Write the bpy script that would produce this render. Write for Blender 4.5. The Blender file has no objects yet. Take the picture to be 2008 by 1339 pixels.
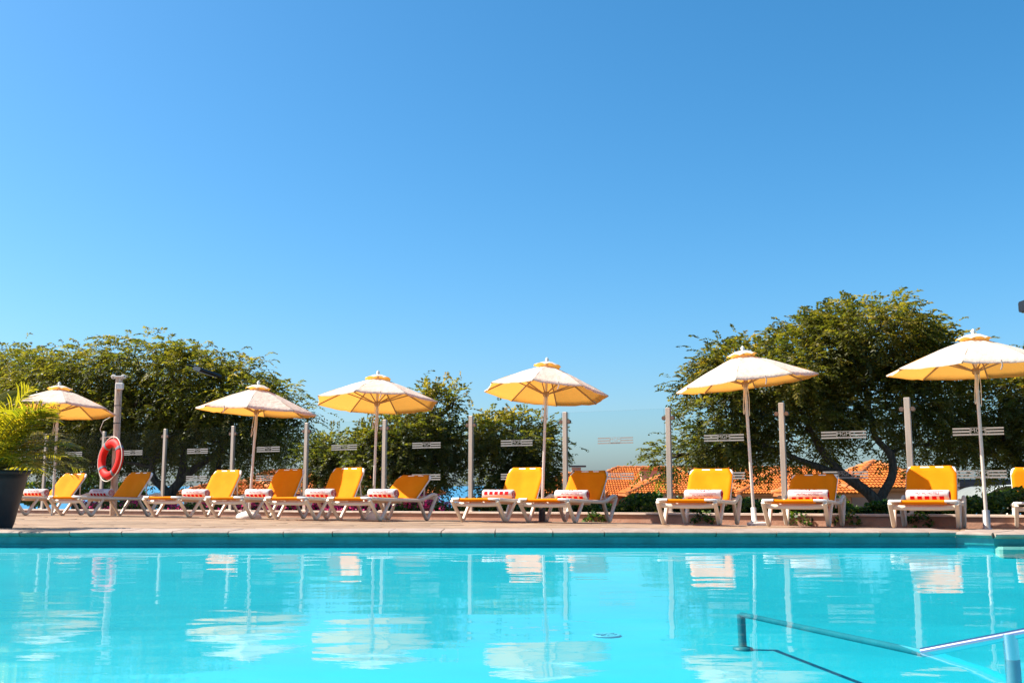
import bpy, math, random
import numpy as np
from mathutils import Vector, Matrix, Euler

R = math.radians
scene = bpy.context.scene
col = scene.collection
random.seed(7)
rng = np.random.default_rng(11)

# ------------------------------------------------------------------ camera, sky, sun, exposure
EYE = 0.39
PITCH = math.atan((952 - 669.5) / 2000.0)
cam_d = bpy.data.cameras.new('camera')
cam_d.sensor_width = 36.0
cam_d.lens = 2000.0 / 2008.0 * 36.0
cam_d.clip_start = 0.05
cam_d.clip_end = 60000
cam = bpy.data.objects.new('camera', cam_d)
cam.location = (0, 0, EYE)
cam.rotation_euler = (R(90) + PITCH, 0, 0)
col.objects.link(cam)
scene.camera = cam

SUN_EL = R(46.7)
SUN_AZ = R(-84)            # measured from +Y towards +X
w = bpy.data.worlds.new('World')
scene.world = w
w.use_nodes = True
nt = w.node_tree
nt.nodes.clear()
sky = nt.nodes.new('ShaderNodeTexSky')
sky.sky_type = 'NISHITA'
sky.sun_disc = False
sky.sun_elevation = SUN_EL
sky.sun_rotation = SUN_AZ
sky.altitude = 60
sky.air_density = 1.0
sky.dust_density = 1.5
sky.ozone_density = 8.0
bg = nt.nodes.new('ShaderNodeBackground')
bg.inputs[1].default_value = 0.087
out = nt.nodes.new('ShaderNodeOutputWorld')
hsv = nt.nodes.new('ShaderNodeHueSaturation')      # the photograph's vivid colour grade, over the whole sky alike
hsv.inputs['Saturation'].default_value = 1.2
hsv.inputs['Hue'].default_value = 0.487
nt.links.new(sky.outputs[0], hsv.inputs['Color'])
nt.links.new(hsv.outputs[0], bg.inputs[0])
nt.links.new(bg.outputs[0], out.inputs[0])

sd = bpy.data.lights.new('sun', 'SUN')
sd.energy = 4.8
sd.angle = R(0.5)
sd.color = (1.0, 0.93, 0.82)
sun = bpy.data.objects.new('sun', sd)
sdir = Vector((math.sin(SUN_AZ) * math.cos(SUN_EL), math.cos(SUN_AZ) * math.cos(SUN_EL), math.sin(SUN_EL)))
sun.rotation_euler = sdir.to_track_quat('Z', 'Y').to_euler()
sun.location = (-10, 5, 12)
col.objects.link(sun)

scene.view_settings.view_transform = 'Standard'
scene.view_settings.look = 'None'
scene.view_settings.exposure = 1.2
scene.view_settings.gamma = 1.0
scene.view_settings.use_curve_mapping = False
scene.cycles.max_bounces = 14
scene.cycles.diffuse_bounces = 8
scene.cycles.transmission_bounces = 12
scene.cycles.transparent_max_bounces = 24
scene.cycles.caustics_reflective = False
scene.cycles.caustics_refractive = False

# ------------------------------------------------------------------ helpers
CP, SP = math.cos(PITCH), math.sin(PITCH)

def at(px, py, Y):
    """point of the world at distance Y (metres north of the camera) seen at a place of the photograph"""
    a = (px - 1004) / 2000.0
    b = (669.5 - py) / 2000.0
    k = Y / (CP - b * SP)
    return Vector((a * k, Y, EYE + k * (SP + b * CP)))


def ray_z(px, py, z):
    """point at height z seen at a place of the photograph"""
    p = at(px, py, 1.0)
    return p * 0 + Vector((p.x, 1.0, p.z - EYE)) * ((z - EYE) / (p.z - EYE)) + Vector((0, 0, EYE))


def tag(o, label=None, cat=None, group=None, kind=None):
    if label: o['label'] = label
    if cat: o['category'] = cat
    if group: o['group'] = group
    if kind: o['kind'] = kind
    return o


def empty(name, loc=(0, 0, 0), rot=(0, 0, 0), label=None, cat=None, group=None):
    o = bpy.data.objects.new(name, None)
    o.empty_display_size = 0.1
    o.location = loc
    o.rotation_euler = rot
    col.objects.link(o)
    return tag(o, label, cat, group)


class MB:
    def __init__(self):
        self.v = []; self.f = []; self.m = []; self.s = []; self.mi = 0

    def add(self, verts, faces, smooth=False):
        n = len(self.v)
        self.v.extend([tuple(p) for p in verts])
        for f in faces:
            self.f.append(tuple(i + n for i in f))
            self.m.append(self.mi)
            self.s.append(smooth)
        return self

    def box(self, c, s, rz=0, M=None, bev=0.0):
        x, y, z = s[0] / 2, s[1] / 2, s[2] / 2
        if bev <= 0:
            vs = [(-x, -y, -z), (x, -y, -z), (x, y, -z), (-x, y, -z), (-x, -y, z), (x, -y, z), (x, y, z), (-x, y, z)]
            fs = [(0, 3, 2, 1), (4, 5, 6, 7), (0, 1, 5, 4), (1, 2, 6, 5), (2, 3, 7, 6), (3, 0, 4, 7)]
        else:
            b = min(bev, x * .9, y * .9, z * .9)
            vs = []
            for zz, k in ((-z, b), (-z + b, 0), (z - b, 0), (z, b)):
                X, Y = x - k, y - k
                c2 = b if k == 0 else b * .6
                vs += [(-X + c2, -Y, zz), (X - c2, -Y, zz), (X, -Y + c2, zz), (X, Y - c2, zz), (X - c2, Y, zz), (-X + c2, Y, zz), (-X, Y - c2, zz), (-X, -Y + c2, zz)]
            fs = [tuple(range(7, -1, -1)), tuple(range(24, 32))]
            for L in range(3):
                for i in range(8):
                    j = (i + 1) % 8
                    fs.append((L * 8 + i, L * 8 + j, L * 8 + 8 + j, L * 8 + 8 + i))
        T = Matrix.Translation(c) @ (M.to_4x4() if M is not None else Matrix.Rotation(rz, 4, 'Z'))
        return self.add([T @ Vector(p) for p in vs], fs)

    def sweep(self, path, prof, side=None, cap=True, smooth=True, scale=None):
        """prof: list of (a, b) across (side, normal); path: points"""
        P = [Vector(p) for p in path]
        n = len(P); k = len(prof)
        vs = []
        last = None
        for i in range(n):
            t = (P[min(i + 1, n - 1)] - P[max(i - 1, 0)])
            if t.length < 1e-9: t = Vector((0, 0, 1))
            t.normalize()
            if side is not None:
                a = Vector(side); a = (a - t * a.dot(t))
                if a.length < 1e-5: a = t.orthogonal()
                a.normalize()
            else:
                if last is None:
                    a = t.orthogonal().normalized()
                else:
                    a = last - t * last.dot(t)
                    a = a.normalized() if a.length > 1e-6 else t.orthogonal().normalized()
                last = a
            b = t.cross(a)
            sc = 1.0 if scale is None else scale[i]
            for (u, v) in prof:
                vs.append(P[i] + a * (u * sc) + b * (v * sc))
        fs = []
        for i in range(n - 1):
            for j in range(k):
                j2 = (j + 1) % k
                fs.append((i * k + j, i * k + j2, (i + 1) * k + j2, (i + 1) * k + j))
        self.add(vs, fs, smooth)
        if cap:
            self.add(vs[:k], [tuple(range(k - 1, -1, -1))], False)
            self.add(vs[-k:], [tuple(range(k))], False)
        return self

    def tube(self, path, r, n=8, cap=True):
        prof = [(math.cos(2 * math.pi * i / n), math.sin(2 * math.pi * i / n)) for i in range(n)]
        sc = r if isinstance(r, (list, tuple)) else [r] * len(path)
        return self.sweep(path, prof, None, cap, True, sc)

    def bar(self, path, wd, th, side, rnd=0.3):
        """rounded flat bar, wd along side, th across"""
        a, b = wd / 2, th / 2
        c = min(a, b) * rnd * 2
        prof = [(a, -b + c), (a, b - c), (a - c, b), (-a + c, b), (-a, b - c), (-a, -b + c), (-a + c, -b), (a - c, -b)]
        return self.sweep(path, prof, side, True, True)

    def lathe(self, prof, c=(0, 0, 0), n=16, smooth=True, M=None):
        vs = []
        for (r, z) in prof:
            for i in range(n):
                a = 2 * math.pi * i / n
                p = Vector((r * math.cos(a), r * math.sin(a), z))
                if M is not None: p = M @ p
                vs.append(p + Vector(c))
        fs = []
        for k in range(len(prof) - 1):
            for i in range(n):
                j = (i + 1) % n
                fs.append((k * n + i, k * n + j, (k + 1) * n + j, (k + 1) * n + i))
        self.add(vs, fs, smooth)
        self.add(vs[:n], [tuple(range(n - 1, -1, -1))])
        self.add(vs[-n:], [tuple(range(n))])
        return self

    def build(self, name, mats, parent=None, kind=None):
        me = bpy.data.meshes.new(name)
        me.from_pydata(self.v, [], self.f)
        if not isinstance(mats, (list, tuple)): mats = [mats]
        for m in mats: me.materials.append(m)
        me.polygons.foreach_set('material_index', self.m)
        me.polygons.foreach_set('use_smooth', self.s)
        me.update()
        o = bpy.data.objects.new(name, me)
        col.objects.link(o)
        if parent is not None: o.parent = parent
        if kind: o['kind'] = kind
        return o


def np_mesh(name, V, F, mat, parent=None, attr=None, kind=None, smooth=False):
    """V (n,3), F (m,k) all same k; attr: per-face float"""
    me = bpy.data.meshes.new(name)
    n, m, k = len(V), len(F), F.shape[1]
    me.vertices.add(n); me.vertices.foreach_set('co', V.astype(np.float32).ravel())
    me.loops.add(m * k); me.loops.foreach_set('vertex_index', F.astype(np.int32).ravel())
    me.polygons.add(m); me.polygons.foreach_set('loop_start', np.arange(0, m * k, k, dtype=np.int32))
    if smooth: me.polygons.foreach_set('use_smooth', np.ones(m, dtype=bool))
    if attr is not None:
        a = me.attributes.new('tint', 'FLOAT', 'FACE')
        a.data.foreach_set('value', attr.astype(np.float32))
    me.materials.append(mat)
    me.update(calc_edges=True)
    o = bpy.data.objects.new(name, me)
    col.objects.link(o)
    if parent is not None: o.parent = parent
    if kind: o['kind'] = kind
    return o


def copy_tree(o, parent=None):
    c = o.copy(); col.objects.link(c)
    if parent is not None: c.parent = parent
    for ch in list(o.children): copy_tree(ch, c)
    return c


# ------------------------------------------------------------------ materials
def mat(name):
    m = bpy.data.materials.new(name); m.use_nodes = True
    N = m.node_tree.nodes; N.clear()
    o = N.new('ShaderNodeOutputMaterial')
    return m, N, m.node_tree.links, o


def nd(N, t, **kw):
    n = N.new('ShaderNode' + t)
    for k, v in kw.items():
        if hasattr(n, k): setattr(n, k, v)
        else: n.inputs[k].default_value = v
    return n


def ramp(N, stops):
    r = N.new('ShaderNodeValToRGB')
    e = r.color_ramp.elements
    while len(e) > 1: e.remove(e[-1])
    e[0].position = stops[0][0]; e[0].color = (*stops[0][1], 1)
    for p, c in stops[1:]:
        x = e.new(p); x.color = (*c, 1)
    return r


def pbr(name, c1, c2=None, scale=8, rough=.6, metal=0, bump=0, bscale=40, detail=6, spec=.5, rnd=0, transl=None, stretch=None, rr=None):
    """base colour varies between c1 and c2 by noise; rnd adds a value shift per object"""
    m, N, L, o = mat(name)
    p = nd(N, 'BsdfPrincipled'); p.inputs['Roughness'].default_value = rough; p.inputs['Metallic'].default_value = metal
    p.inputs['Specular IOR Level'].default_value = spec
    tc = nd(N, 'TexCoord')
    mp = nd(N, 'Mapping')
    if stretch: mp.inputs['Scale'].default_value = stretch
    L.new(tc.outputs['Object'], mp.inputs[0])
    colo = None
    if c2 is not None:
        no = nd(N, 'TexNoise'); no.inputs['Scale'].default_value = scale; no.inputs['Detail'].default_value = detail; no.inputs['Roughness'].default_value = .65
        oi0 = nd(N, 'ObjectInfo')
        if rnd:
            ad = nd(N, 'VectorMath', operation='ADD'); sc = nd(N, 'VectorMath', operation='SCALE')
            cx = nd(N, 'CombineXYZ'); 
            for k in range(3): L.new(oi0.outputs['Random'], cx.inputs[k])
            L.new(cx.outputs[0], sc.inputs[0]); sc.inputs['Scale'].default_value = 37.0
            L.new(mp.outputs[0], ad.inputs[0]); L.new(sc.outputs[0], ad.inputs[1]); L.new(ad.outputs[0], no.inputs['Vector'])
        else:
            L.new(mp.outputs[0], no.inputs['Vector'])
        rp = ramp(N, [(.32, c1), (.68, c2)])
        L.new(no.outputs['Fac'], rp.inputs[0])
        colo = rp.outputs[0]
        if rnd:
            hs = nd(N, 'HueSaturation'); mr = nd(N, 'MapRange')
            mr.inputs['To Min'].default_value = 1 - rnd; mr.inputs['To Max'].default_value = 1 + rnd
            L.new(oi0.outputs['Random'], mr.inputs[0]); L.new(mr.outputs[0], hs.inputs['Value']); L.new(colo, hs.inputs['Color'])
            colo = hs.outputs[0]
        L.new(colo, p.inputs['Base Color'])
        if rr:
            m2 = nd(N, 'MapRange'); m2.inputs['To Min'].default_value = rr[0]; m2.inputs['To Max'].default_value = rr[1]
            L.new(no.outputs['Fac'], m2.inputs[0]); L.new(m2.outputs[0], p.inputs['Roughness'])
    else:
        p.inputs['Base Color'].default_value = (*c1, 1)
    if bump:
        n2 = nd(N, 'TexNoise'); n2.inputs['Scale'].default_value = bscale; n2.inputs['Detail'].default_value = 5
        L.new(mp.outputs[0], n2.inputs['Vector'])
        b = nd(N, 'Bump'); b.inputs['Strength'].default_value = 1; b.inputs['Distance'].default_value = bump
        L.new(n2.outputs['Fac'], b.inputs['Height']); L.new(b.outputs[0], p.inputs['Normal'])
    sh = p.outputs[0]
    if transl:
        t = nd(N, 'BsdfTranslucent'); t.inputs[0].default_value = (*transl[0], 1)
        mx = nd(N, 'MixShader'); mx.inputs[0].default_value = transl[1]
        L.new(sh, mx.inputs[1]); L.new(t.outputs[0], mx.inputs[2]); sh = mx.outputs[0]
    L.new(sh, o.inputs[0])
    return m


def leaf_mat(name, stops, transl=.35, tcol=(1.3, 1.4, .5), rough=.45):
    m, N, L, o = mat(name)
    a = nd(N, 'Attribute', attribute_name='tint')
    rp = ramp(N, stops); L.new(a.outputs['Fac'], rp.inputs[0])
    p = nd(N, 'BsdfPrincipled'); p.inputs['Roughness'].default_value = rough; p.inputs['Specular IOR Level'].default_value = .4
    L.new(rp.outputs[0], p.inputs['Base Color'])
    t = nd(N, 'BsdfTranslucent')
    mu = nd(N, 'Mix', data_type='RGBA', blend_type='MULTIPLY'); mu.inputs[0].default_value = 1
    L.new(rp.outputs[0], mu.inputs[6]); mu.inputs[7].default_value = (*tcol, 1)
    L.new(mu.outputs[2], t.inputs[0])
    mx = nd(N, 'MixShader'); mx.inputs[0].default_value = transl
    L.new(p.outputs[0], mx.inputs[1]); L.new(t.outputs[0], mx.inputs[2]); L.new(mx.outputs[0], o.inputs[0])
    return m


M = {}
M['plastic'] = pbr('lounger plastic', (.69, .59, .46), (.77, .68, .55), scale=5, rough=.45, bump=.0006, bscale=30)
M['frame_white'] = pbr('white plastic', (.80, .76, .70), (.86, .83, .78), scale=6, rough=.4)
M['sling'] = pbr('orange sling fabric', (.80, .235, .001), (.88, .285, .002), scale=5, rough=.8, bump=.0012, bscale=90, spec=.12, rnd=.07, transl=((.9, .24, .003), .18))
M['towel'] = pbr('white terry towel', (.62, .575, .57), (.70, .66, .65), scale=40, rough=.95, bump=.002, bscale=250, spec=.1)
M['towel_red'] = pbr('red terry towel', (.42, .008, .012), (.50, .014, .018), scale=40, rough=.95, bump=.002, bscale=250, spec=.1)
M['towel_text'] = pbr('dark red print', (.26, .010, .03), rough=.95, spec=.1)
M['deck'] = pbr('deck joint mortar', (.20, .14, .10), (.28, .20, .15), scale=3, rough=.9, bump=.002, bscale=60)
M['flag'] = pbr('pink stamped stone', (.20, .117, .066), (.335, .22, .132), scale=3.2, rough=.75, bump=.004, bscale=14, rnd=.16)
M['coping'] = pbr('pale coping stone', (.25, .175, .13), (.40, .30, .235), scale=7, rough=.7, bump=.003, bscale=40, rnd=.12)
M['wall'] = pbr('terracotta render', (.34, .165, .10), (.46, .25, .165), scale=4, rough=.85, bump=.004, bscale=30)
M['wallcap'] = pbr('pale wall cap', (.50, .36, .27), (.64, .50, .40), scale=6, rough=.8, bump=.002, bscale=50)
M['tile'] = pbr('terracotta roof tile', (.42, .082, .005), (.64, .175, .010), scale=2.2, rough=.8, bump=.006, bscale=20)
M['tilecap'] = pbr('ridge tile', (.44, .11, .022), (.62, .20, .05), scale=3, rough=.8)
M['hwall'] = pbr('salmon house render', (.50, .27, .19), (.60, .36, .26), scale=1, rough=.9)
M['hwall2'] = pbr('pale house render', (.62, .52, .42), (.70, .60, .5), scale=1, rough=.9)
M['winframe'] = pbr('brown window frame', (.12, .06, .03), rough=.5)
M['pane'] = pbr('dark window pane', (.02, .03, .035), rough=.05)
M['post'] = pbr('anodised post', (.40, .315, .25), (.52, .425, .345), scale=3, rough=.38, metal=.35, stretch=(6, 6, .6))
M['clamp'] = pbr('bronze clamp', (.20, .12, .085), rough=.35, metal=.7)
M['pole'] = pbr('parasol pole', (.60, .52, .44), (.70, .62, .54), scale=4, rough=.35, metal=.25)
M['rib'] = pbr('wooden rib', (.30, .20, .11), (.40, .28, .17), scale=6, rough=.6)
M['rope'] = pbr('white rope', (.72, .66, .56), rough=.9)
M['base_white'] = pbr('white concrete base', (.66, .62, .56), (.76, .72, .66), scale=6, rough=.8, bump=.003, bscale=30)
M['black'] = pbr('black steel', (.018, .018, .02), (.03, .03, .034), scale=5, rough=.45)
M['lamp_black'] = pbr('dark lamp metal', (.012, .012, .016), rough=.4)
M['lamp_glass'] = pbr('lamp lens', (.5, .5, .48), rough=.2)
M['grey_metal'] = pbr('galvanised sleeve', (.30, .29, .29), (.38, .37, .37), scale=8, rough=.4, metal=.6)
M['red'] = pbr('lifebuoy red', (.58, .007, .002), (.66, .012, .003), scale=5, rough=.6, bump=.0015, bscale=30, spec=.25)
M['band'] = pbr('reflective band', (.24, .24, .25), rough=.3, metal=.5)
M['timber'] = pbr('weathered painted timber', (.34, .21, .13), (.66, .54, .43), scale=7, rough=.8, bump=.004, bscale=30, stretch=(4, 4, .8))
M['pot'] = pbr('black planter', (.022, .022, .026), (.040, .038, .042), scale=6, rough=.5, bump=.001, bscale=30)
M['soil'] = pbr('soil', (.03, .02, .012), (.06, .04, .025), scale=12, rough=1, bump=.01, bscale=20)
M['bark'] = pbr('dark bark', (.035, .024, .018), (.12, .088, .066), scale=9, rough=.95, bump=.04, bscale=14, stretch=(3, 3, .7))
M['steel'] = pbr('stainless rail', (.55, .55, .60), rough=.16, metal=1.0)
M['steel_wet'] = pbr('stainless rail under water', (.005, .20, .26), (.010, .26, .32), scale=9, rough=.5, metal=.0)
M['drain'] = pbr('pale drain grille', (.06, .50, .57), rough=.5)
M['earth'] = pbr('dry hillside', (.10, .085, .05), (.20, .16, .09), scale=.15, rough=1, bump=.05, bscale=2)
M['dark_wood'] = pbr('dark stained timber', (.055, .042, .046), (.09, .07, .075), scale=3, rough=.6, stretch=(1, 1, 6))
M['shade_canvas'] = pbr('pale shade canvas', (.17, .17, .155), (.22, .22, .20), scale=2, rough=.9)
M['frost'] = pbr('frosted film', (.28, .265, .25), rough=.8, spec=.2)
M['text'] = pbr('frosted film dark', (.08, .075, .075), rough=.8)

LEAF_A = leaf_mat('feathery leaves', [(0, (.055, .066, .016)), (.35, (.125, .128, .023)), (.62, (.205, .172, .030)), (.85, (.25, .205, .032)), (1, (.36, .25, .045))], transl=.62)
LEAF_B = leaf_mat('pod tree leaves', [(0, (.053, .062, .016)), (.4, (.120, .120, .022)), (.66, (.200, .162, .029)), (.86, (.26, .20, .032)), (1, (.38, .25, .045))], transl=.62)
LEAF_H = leaf_mat('hedge leaves', [(0, (.016, .040, .008)), (.5, (.050, .105, .016)), (.85, (.15, .22, .025)), (1, (.32, .32, .04))], transl=.40)
LEAF_P = leaf_mat('palm leaflets', [(0, (.12, .14, .012)), (.5, (.30, .245, .02)), (.85, (.50, .37, .03)), (1, (.62, .34, .03))], transl=.6)
PETAL = leaf_mat('bougainvillea bracts', [(0, (.42, .012, .12)), (.6, (.72, .03, .26)), (1, (.80, .12, .22))], transl=.35, tcol=(1.1, 1.0, 1.0))


def canopy_mat():
    m, N, L, o = mat('parasol fabric')
    g = nd(N, 'NewGeometry')
    tc = nd(N, 'TexCoord')
    no = nd(N, 'TexNoise'); no.inputs['Scale'].default_value = 6; no.inputs['Detail'].default_value = 6; no.inputs['Roughness'].default_value = .7
    L.new(tc.outputs['Object'], no.inputs['Vector'])
    rp = ramp(N, [(.3, (.72, .655, .545)), (.7, (.86, .81, .70))]); L.new(no.outputs['Fac'], rp.inputs[0])
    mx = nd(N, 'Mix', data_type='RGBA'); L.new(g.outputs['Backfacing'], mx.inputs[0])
    L.new(rp.outputs[0], mx.inputs[6]); mx.inputs[7].default_value = (.72, .38, .085, 1)  # underside painted yellow-orange, the sun glow through cream cloth put into its colour
    d = nd(N, 'BsdfDiffuse'); L.new(mx.outputs[2], d.inputs[0])
    t = nd(N, 'BsdfTranslucent'); t.inputs[0].default_value = (.88, .43, .075, 1)
    ms = nd(N, 'MixShader'); ms.inputs[0].default_value = .40
    n2 = nd(N, 'TexNoise'); n2.inputs['Scale'].default_value = 16; n2.inputs['Detail'].default_value = 4
    L.new(tc.outputs['Object'], n2.inputs['Vector'])
    b = nd(N, 'Bump'); b.inputs['Distance'].default_value = .014; L.new(n2.outputs['Fac'], b.inputs['Height']); L.new(b.outputs[0], d.inputs['Normal'])
    L.new(d.outputs[0], ms.inputs[1]); L.new(t.outputs[0], ms.inputs[2]); L.new(ms.outputs[0], o.inputs[0])
    return m


def glass_mat(name, tint, ior=1.06):
    m, N, L, o = mat(name)
    t = nd(N, 'BsdfTransparent'); t.inputs[0].default_value = (*tint, 1)
    g = nd(N, 'BsdfGlossy'); g.inputs['Roughness'].default_value = .0
    f = nd(N, 'Fresnel'); f.inputs[0].default_value = ior
    mx = nd(N, 'MixShader'); L.new(f.outputs[0], mx.inputs[0]); L.new(t.outputs[0], mx.inputs[1]); L.new(g.outputs[0], mx.inputs[2])
    L.new(mx.outputs[0], o.inputs[0])
    return m


def water_mat():
    m, N, L, o = mat('pool water')
    tc = nd(N, 'TexCoord')
    mp = nd(N, 'Mapping'); mp.inputs['Scale'].default_value = (1.0, 2.2, 1)
    L.new(tc.outputs['Object'], mp.inputs[0])
    n1 = nd(N, 'TexNoise'); n1.inputs['Scale'].default_value = 1.1; n1.inputs['Detail'].default_value = 2; n1.inputs['Roughness'].default_value = .5
    n2 = nd(N, 'TexNoise'); n2.inputs['Scale'].default_value = 9; n2.inputs['Detail'].default_value = 3
    L.new(mp.outputs[0], n1.inputs['Vector']); L.new(mp.outputs[0], n2.inputs['Vector'])
    ma = nd(N, 'Math', operation='MULTIPLY_ADD'); L.new(n2.outputs['Fac'], ma.inputs[0]); ma.inputs[1].default_value = .05; L.new(n1.outputs['Fac'], ma.inputs[2])
    b = nd(N, 'Bump'); b.inputs['Strength'].default_value = 1; b.inputs['Distance'].default_value = .005
    L.new(ma.outputs[0], b.inputs['Height'])
    t = nd(N, 'BsdfTransparent'); t.inputs[0].default_value = (.90, .99, 1.0, 1)
    g = nd(N, 'BsdfGlossy'); g.inputs['Roughness'].default_value = .0; L.new(b.outputs[0], g.inputs['Normal'])
    f = nd(N, 'Fresnel'); f.inputs[0].default_value = 1.33; L.new(b.outputs[0], f.inputs['Normal'])
    fm = nd(N, 'Math', operation='MINIMUM'); fm.inputs[1].default_value = .50; L.new(f.outputs[0], fm.inputs[0])      # grazing reflection capped below real water to keep the far band bright
    mx = nd(N, 'MixShader'); L.new(fm.outputs[0], mx.inputs[0]); L.new(t.outputs[0], mx.inputs[1]); L.new(g.outputs[0], mx.inputs[2])
    L.new(mx.outputs[0], o.inputs[0])
    return m


M['canopy'] = canopy_mat()
M['glass'] = glass_mat('fence glass', (.945, .975, .98))
M['glass_edge'] = pbr('glass edge', (.05, .10, .10), rough=.15)
M['water'] = water_mat()
M['floor'] = pbr('cyan pool floor', (.001, .43, .53), (.002, .505, .60), scale=1.1, rough=.6, detail=5)
M['pool_wall'] = pbr('teal pool tile', (.003, .15, .155), (.007, .25, .255), scale=5, rough=.4)
M['pale_pool_patch'] = pbr('pale pool patch', (.24, .56, .46), (.34, .64, .54), scale=5, rough=.6)


def sea_mat():
    m, N, L, o = mat('sea')
    p = nd(N, 'BsdfPrincipled'); p.inputs['Base Color'].default_value = (.045, .20, .33, 1); p.inputs['Roughness'].default_value = .35
    tc = nd(N, 'TexCoord'); n = nd(N, 'TexNoise'); n.inputs['Scale'].default_value = .08; n.inputs['Detail'].default_value = 6
    L.new(tc.outputs['Object'], n.inputs['Vector'])
    b = nd(N, 'Bump'); b.inputs['Distance'].default_value = 1.5; L.new(n.outputs['Fac'], b.inputs['Height']); L.new(b.outputs[0], p.inputs['Normal'])
    L.new(p.outputs[0], o.inputs[0])
    return m


M['sea'] = sea_mat()

# ------------------------------------------------------------------ text
_tc = {}

def text_mesh(txt, size, res=3):
    key = (txt, size)
    if key in _tc: return _tc[key]
    cu = bpy.data.curves.new('lettering', 'FONT')
    cu.body = txt; cu.size = size; cu.align_x = 'CENTER'; cu.align_y = 'CENTER'; cu.resolution_u = res
    o = bpy.data.objects.new('lettering', cu); col.objects.link(o)
    dg = bpy.context.evaluated_depsgraph_get(); dg.update()
    me = o.evaluated_get(dg).to_mesh()
    V = [tuple(v.co) for v in me.vertices]; F = [tuple(p.vertices) for p in me.polygons]
    o.evaluated_get(dg).to_mesh_clear()
    bpy.data.objects.remove(o); bpy.data.curves.remove(cu)
    _tc[key] = (V, F)
    return V, F


# ------------------------------------------------------------------ the ground plan
EDGE_Y = 8.60        # far pool edge
WATER_Z = -0.080


def y_front(X): return max(9.7, 12.47 - .411 * X)


def zd(X, Y):
    """height of the paved deck, which falls gently away from the pool to a channel by the planter wall"""
    yf = y_front(X)
    if Y < yf:
        t = min(1, max(0, (Y - 9.05) / (yf - 9.05)))
        return -.012 - .043 * t
    return -.055 - .026 * min(6.0, .925 * (Y - yf))


# fence line : passes F0 (right) and runs left and away
F_A = np.array([4.87, 12.60]); F_B = np.array([-9.85, 21.60])
F_DIR = (F_A - F_B) / np.linalg.norm(F_A - F_B)      # towards the right
F_NRM = np.array([F_DIR[1], -F_DIR[0]])              # towards the pool (front)
if F_NRM[1] > 0: F_NRM = -F_NRM
F_TOP = EYE + 1.08


def fence_pt(s, off=0.0):
    p = F_B + F_DIR * s + F_NRM * off
    return p


F_LEN = float(np.linalg.norm(F_A - F_B))


def fence_s(px, z=F_TOP):
    """length along the fence of the post whose top stands over a place of the photograph"""
    lo, hi = -12.0, F_LEN + 6
    for _ in range(60):
        mid = (lo + hi) / 2
        p = fence_pt(mid)
        d = p[1] * CP + (z - EYE) * SP
        x = 1004 + 2000 * p[0] / d
        if x < px: lo = mid
        else: hi = mid
    return (lo + hi) / 2


def wall_top(s): return -.093 + (.046 + .093) * s / F_LEN


def wall_base(s):
    p = fence_pt(s, .2)
    return zd(p[0], p[1])


# ------------------------------------------------------------------ setting: pool
pool = [(-9.5, -3.0), (7.0, -3.0), (7.0, 8.34), (3.90, 8.40), (3.68, EDGE_Y), (-9.5, EDGE_Y)]


def floor_z(y):
    d = EDGE_Y - y
    z = -.225 - .0166 * d
    if d < .62: z += .130 * (1 - max(0, d) / .62) ** 1.5        # floor raised at the far wall to catch sun and brighten the band there
    return z


b = MB()
b.mi = 0
ys = np.concatenate([np.linspace(-3.2, 7.9, 10), [8.1, 8.3, 8.5, 8.7]])
xs = np.linspace(-9.7, 7.2, 10)
vs = [(x, y, floor_z(y)) for y in ys for x in xs]
fs = [(j * 10 + i, j * 10 + i + 1, (j + 1) * 10 + i + 1, (j + 1) * 10 + i) for j in range(13) for i in range(9)]
b.add(vs, fs)
floor = b.build('pool_floor', M['floor'], kind='structure')

b = MB()
n = len(pool)
for i in range(n):
    a, c = pool[i], pool[(i + 1) % n]
    d = Vector((c[0] - a[0], c[1] - a[1], 0)); L_ = d.length; d.normalize(); nr = Vector((d.y, -d.x, 0))   # outward
    A, C = Vector((a[0], a[1], 0)), Vector((c[0], c[1], 0))
    z0, z1 = -.090, -.030
    # dark tile band between the coping and the lining under the water
    b.add([A + Vector((0, 0, z0)), C + Vector((0, 0, z0)), C + Vector((0, 0, z1)), A + Vector((0, 0, z1)),
           A + nr * .3 + Vector((0, 0, z0)), C + nr * .3 + Vector((0, 0, z0)), C + nr * .3 + Vector((0, 0, z1)), A + nr * .3 + Vector((0, 0, z1))],
          [(3, 2, 1, 0), (4, 5, 6, 7), (7, 6, 2, 3)])
b.build('pool_wall', M['pool_wall'], kind='structure')
b = MB()
for i in range(n):
    a, c = pool[i], pool[(i + 1) % n]
    d = Vector((c[0] - a[0], c[1] - a[1], 0)); d.normalize(); nr = Vector((d.y, -d.x, 0)) * .012
    A, C = Vector((a[0], a[1], 0)) + nr, Vector((c[0], c[1], 0)) + nr
    b.add([A + Vector((0, 0, -.6)), C + Vector((0, 0, -.6)), C + Vector((0, 0, -.092)), A + Vector((0, 0, -.092))], [(3, 2, 1, 0)])
b.build('pool_lining', M['floor'], kind='structure')

b = MB()
b.add([(x, y, WATER_Z) for (x, y) in [(-9.5, -3.0), (7.0, -3.0), (7.0, 8.34), (3.90, 8.40), (3.68, EDGE_Y + .001), (-9.5, EDGE_Y + .001)]], [(0, 1, 2, 3, 4, 5)])
b.build('pool_water', M['water'], kind='structure')

b = MB()
b.box((5.25, 8.35, -.17), (2.7, .11, .15), 0, bev=.02)  # pale box added just under the water to show the pale patch there
b.build('pale_pool_patch', M['pale_pool_patch'], kind='structure')

# coping: bullnosed stones
edge = empty('pool_edge'); edge['kind'] = 'structure'


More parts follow.
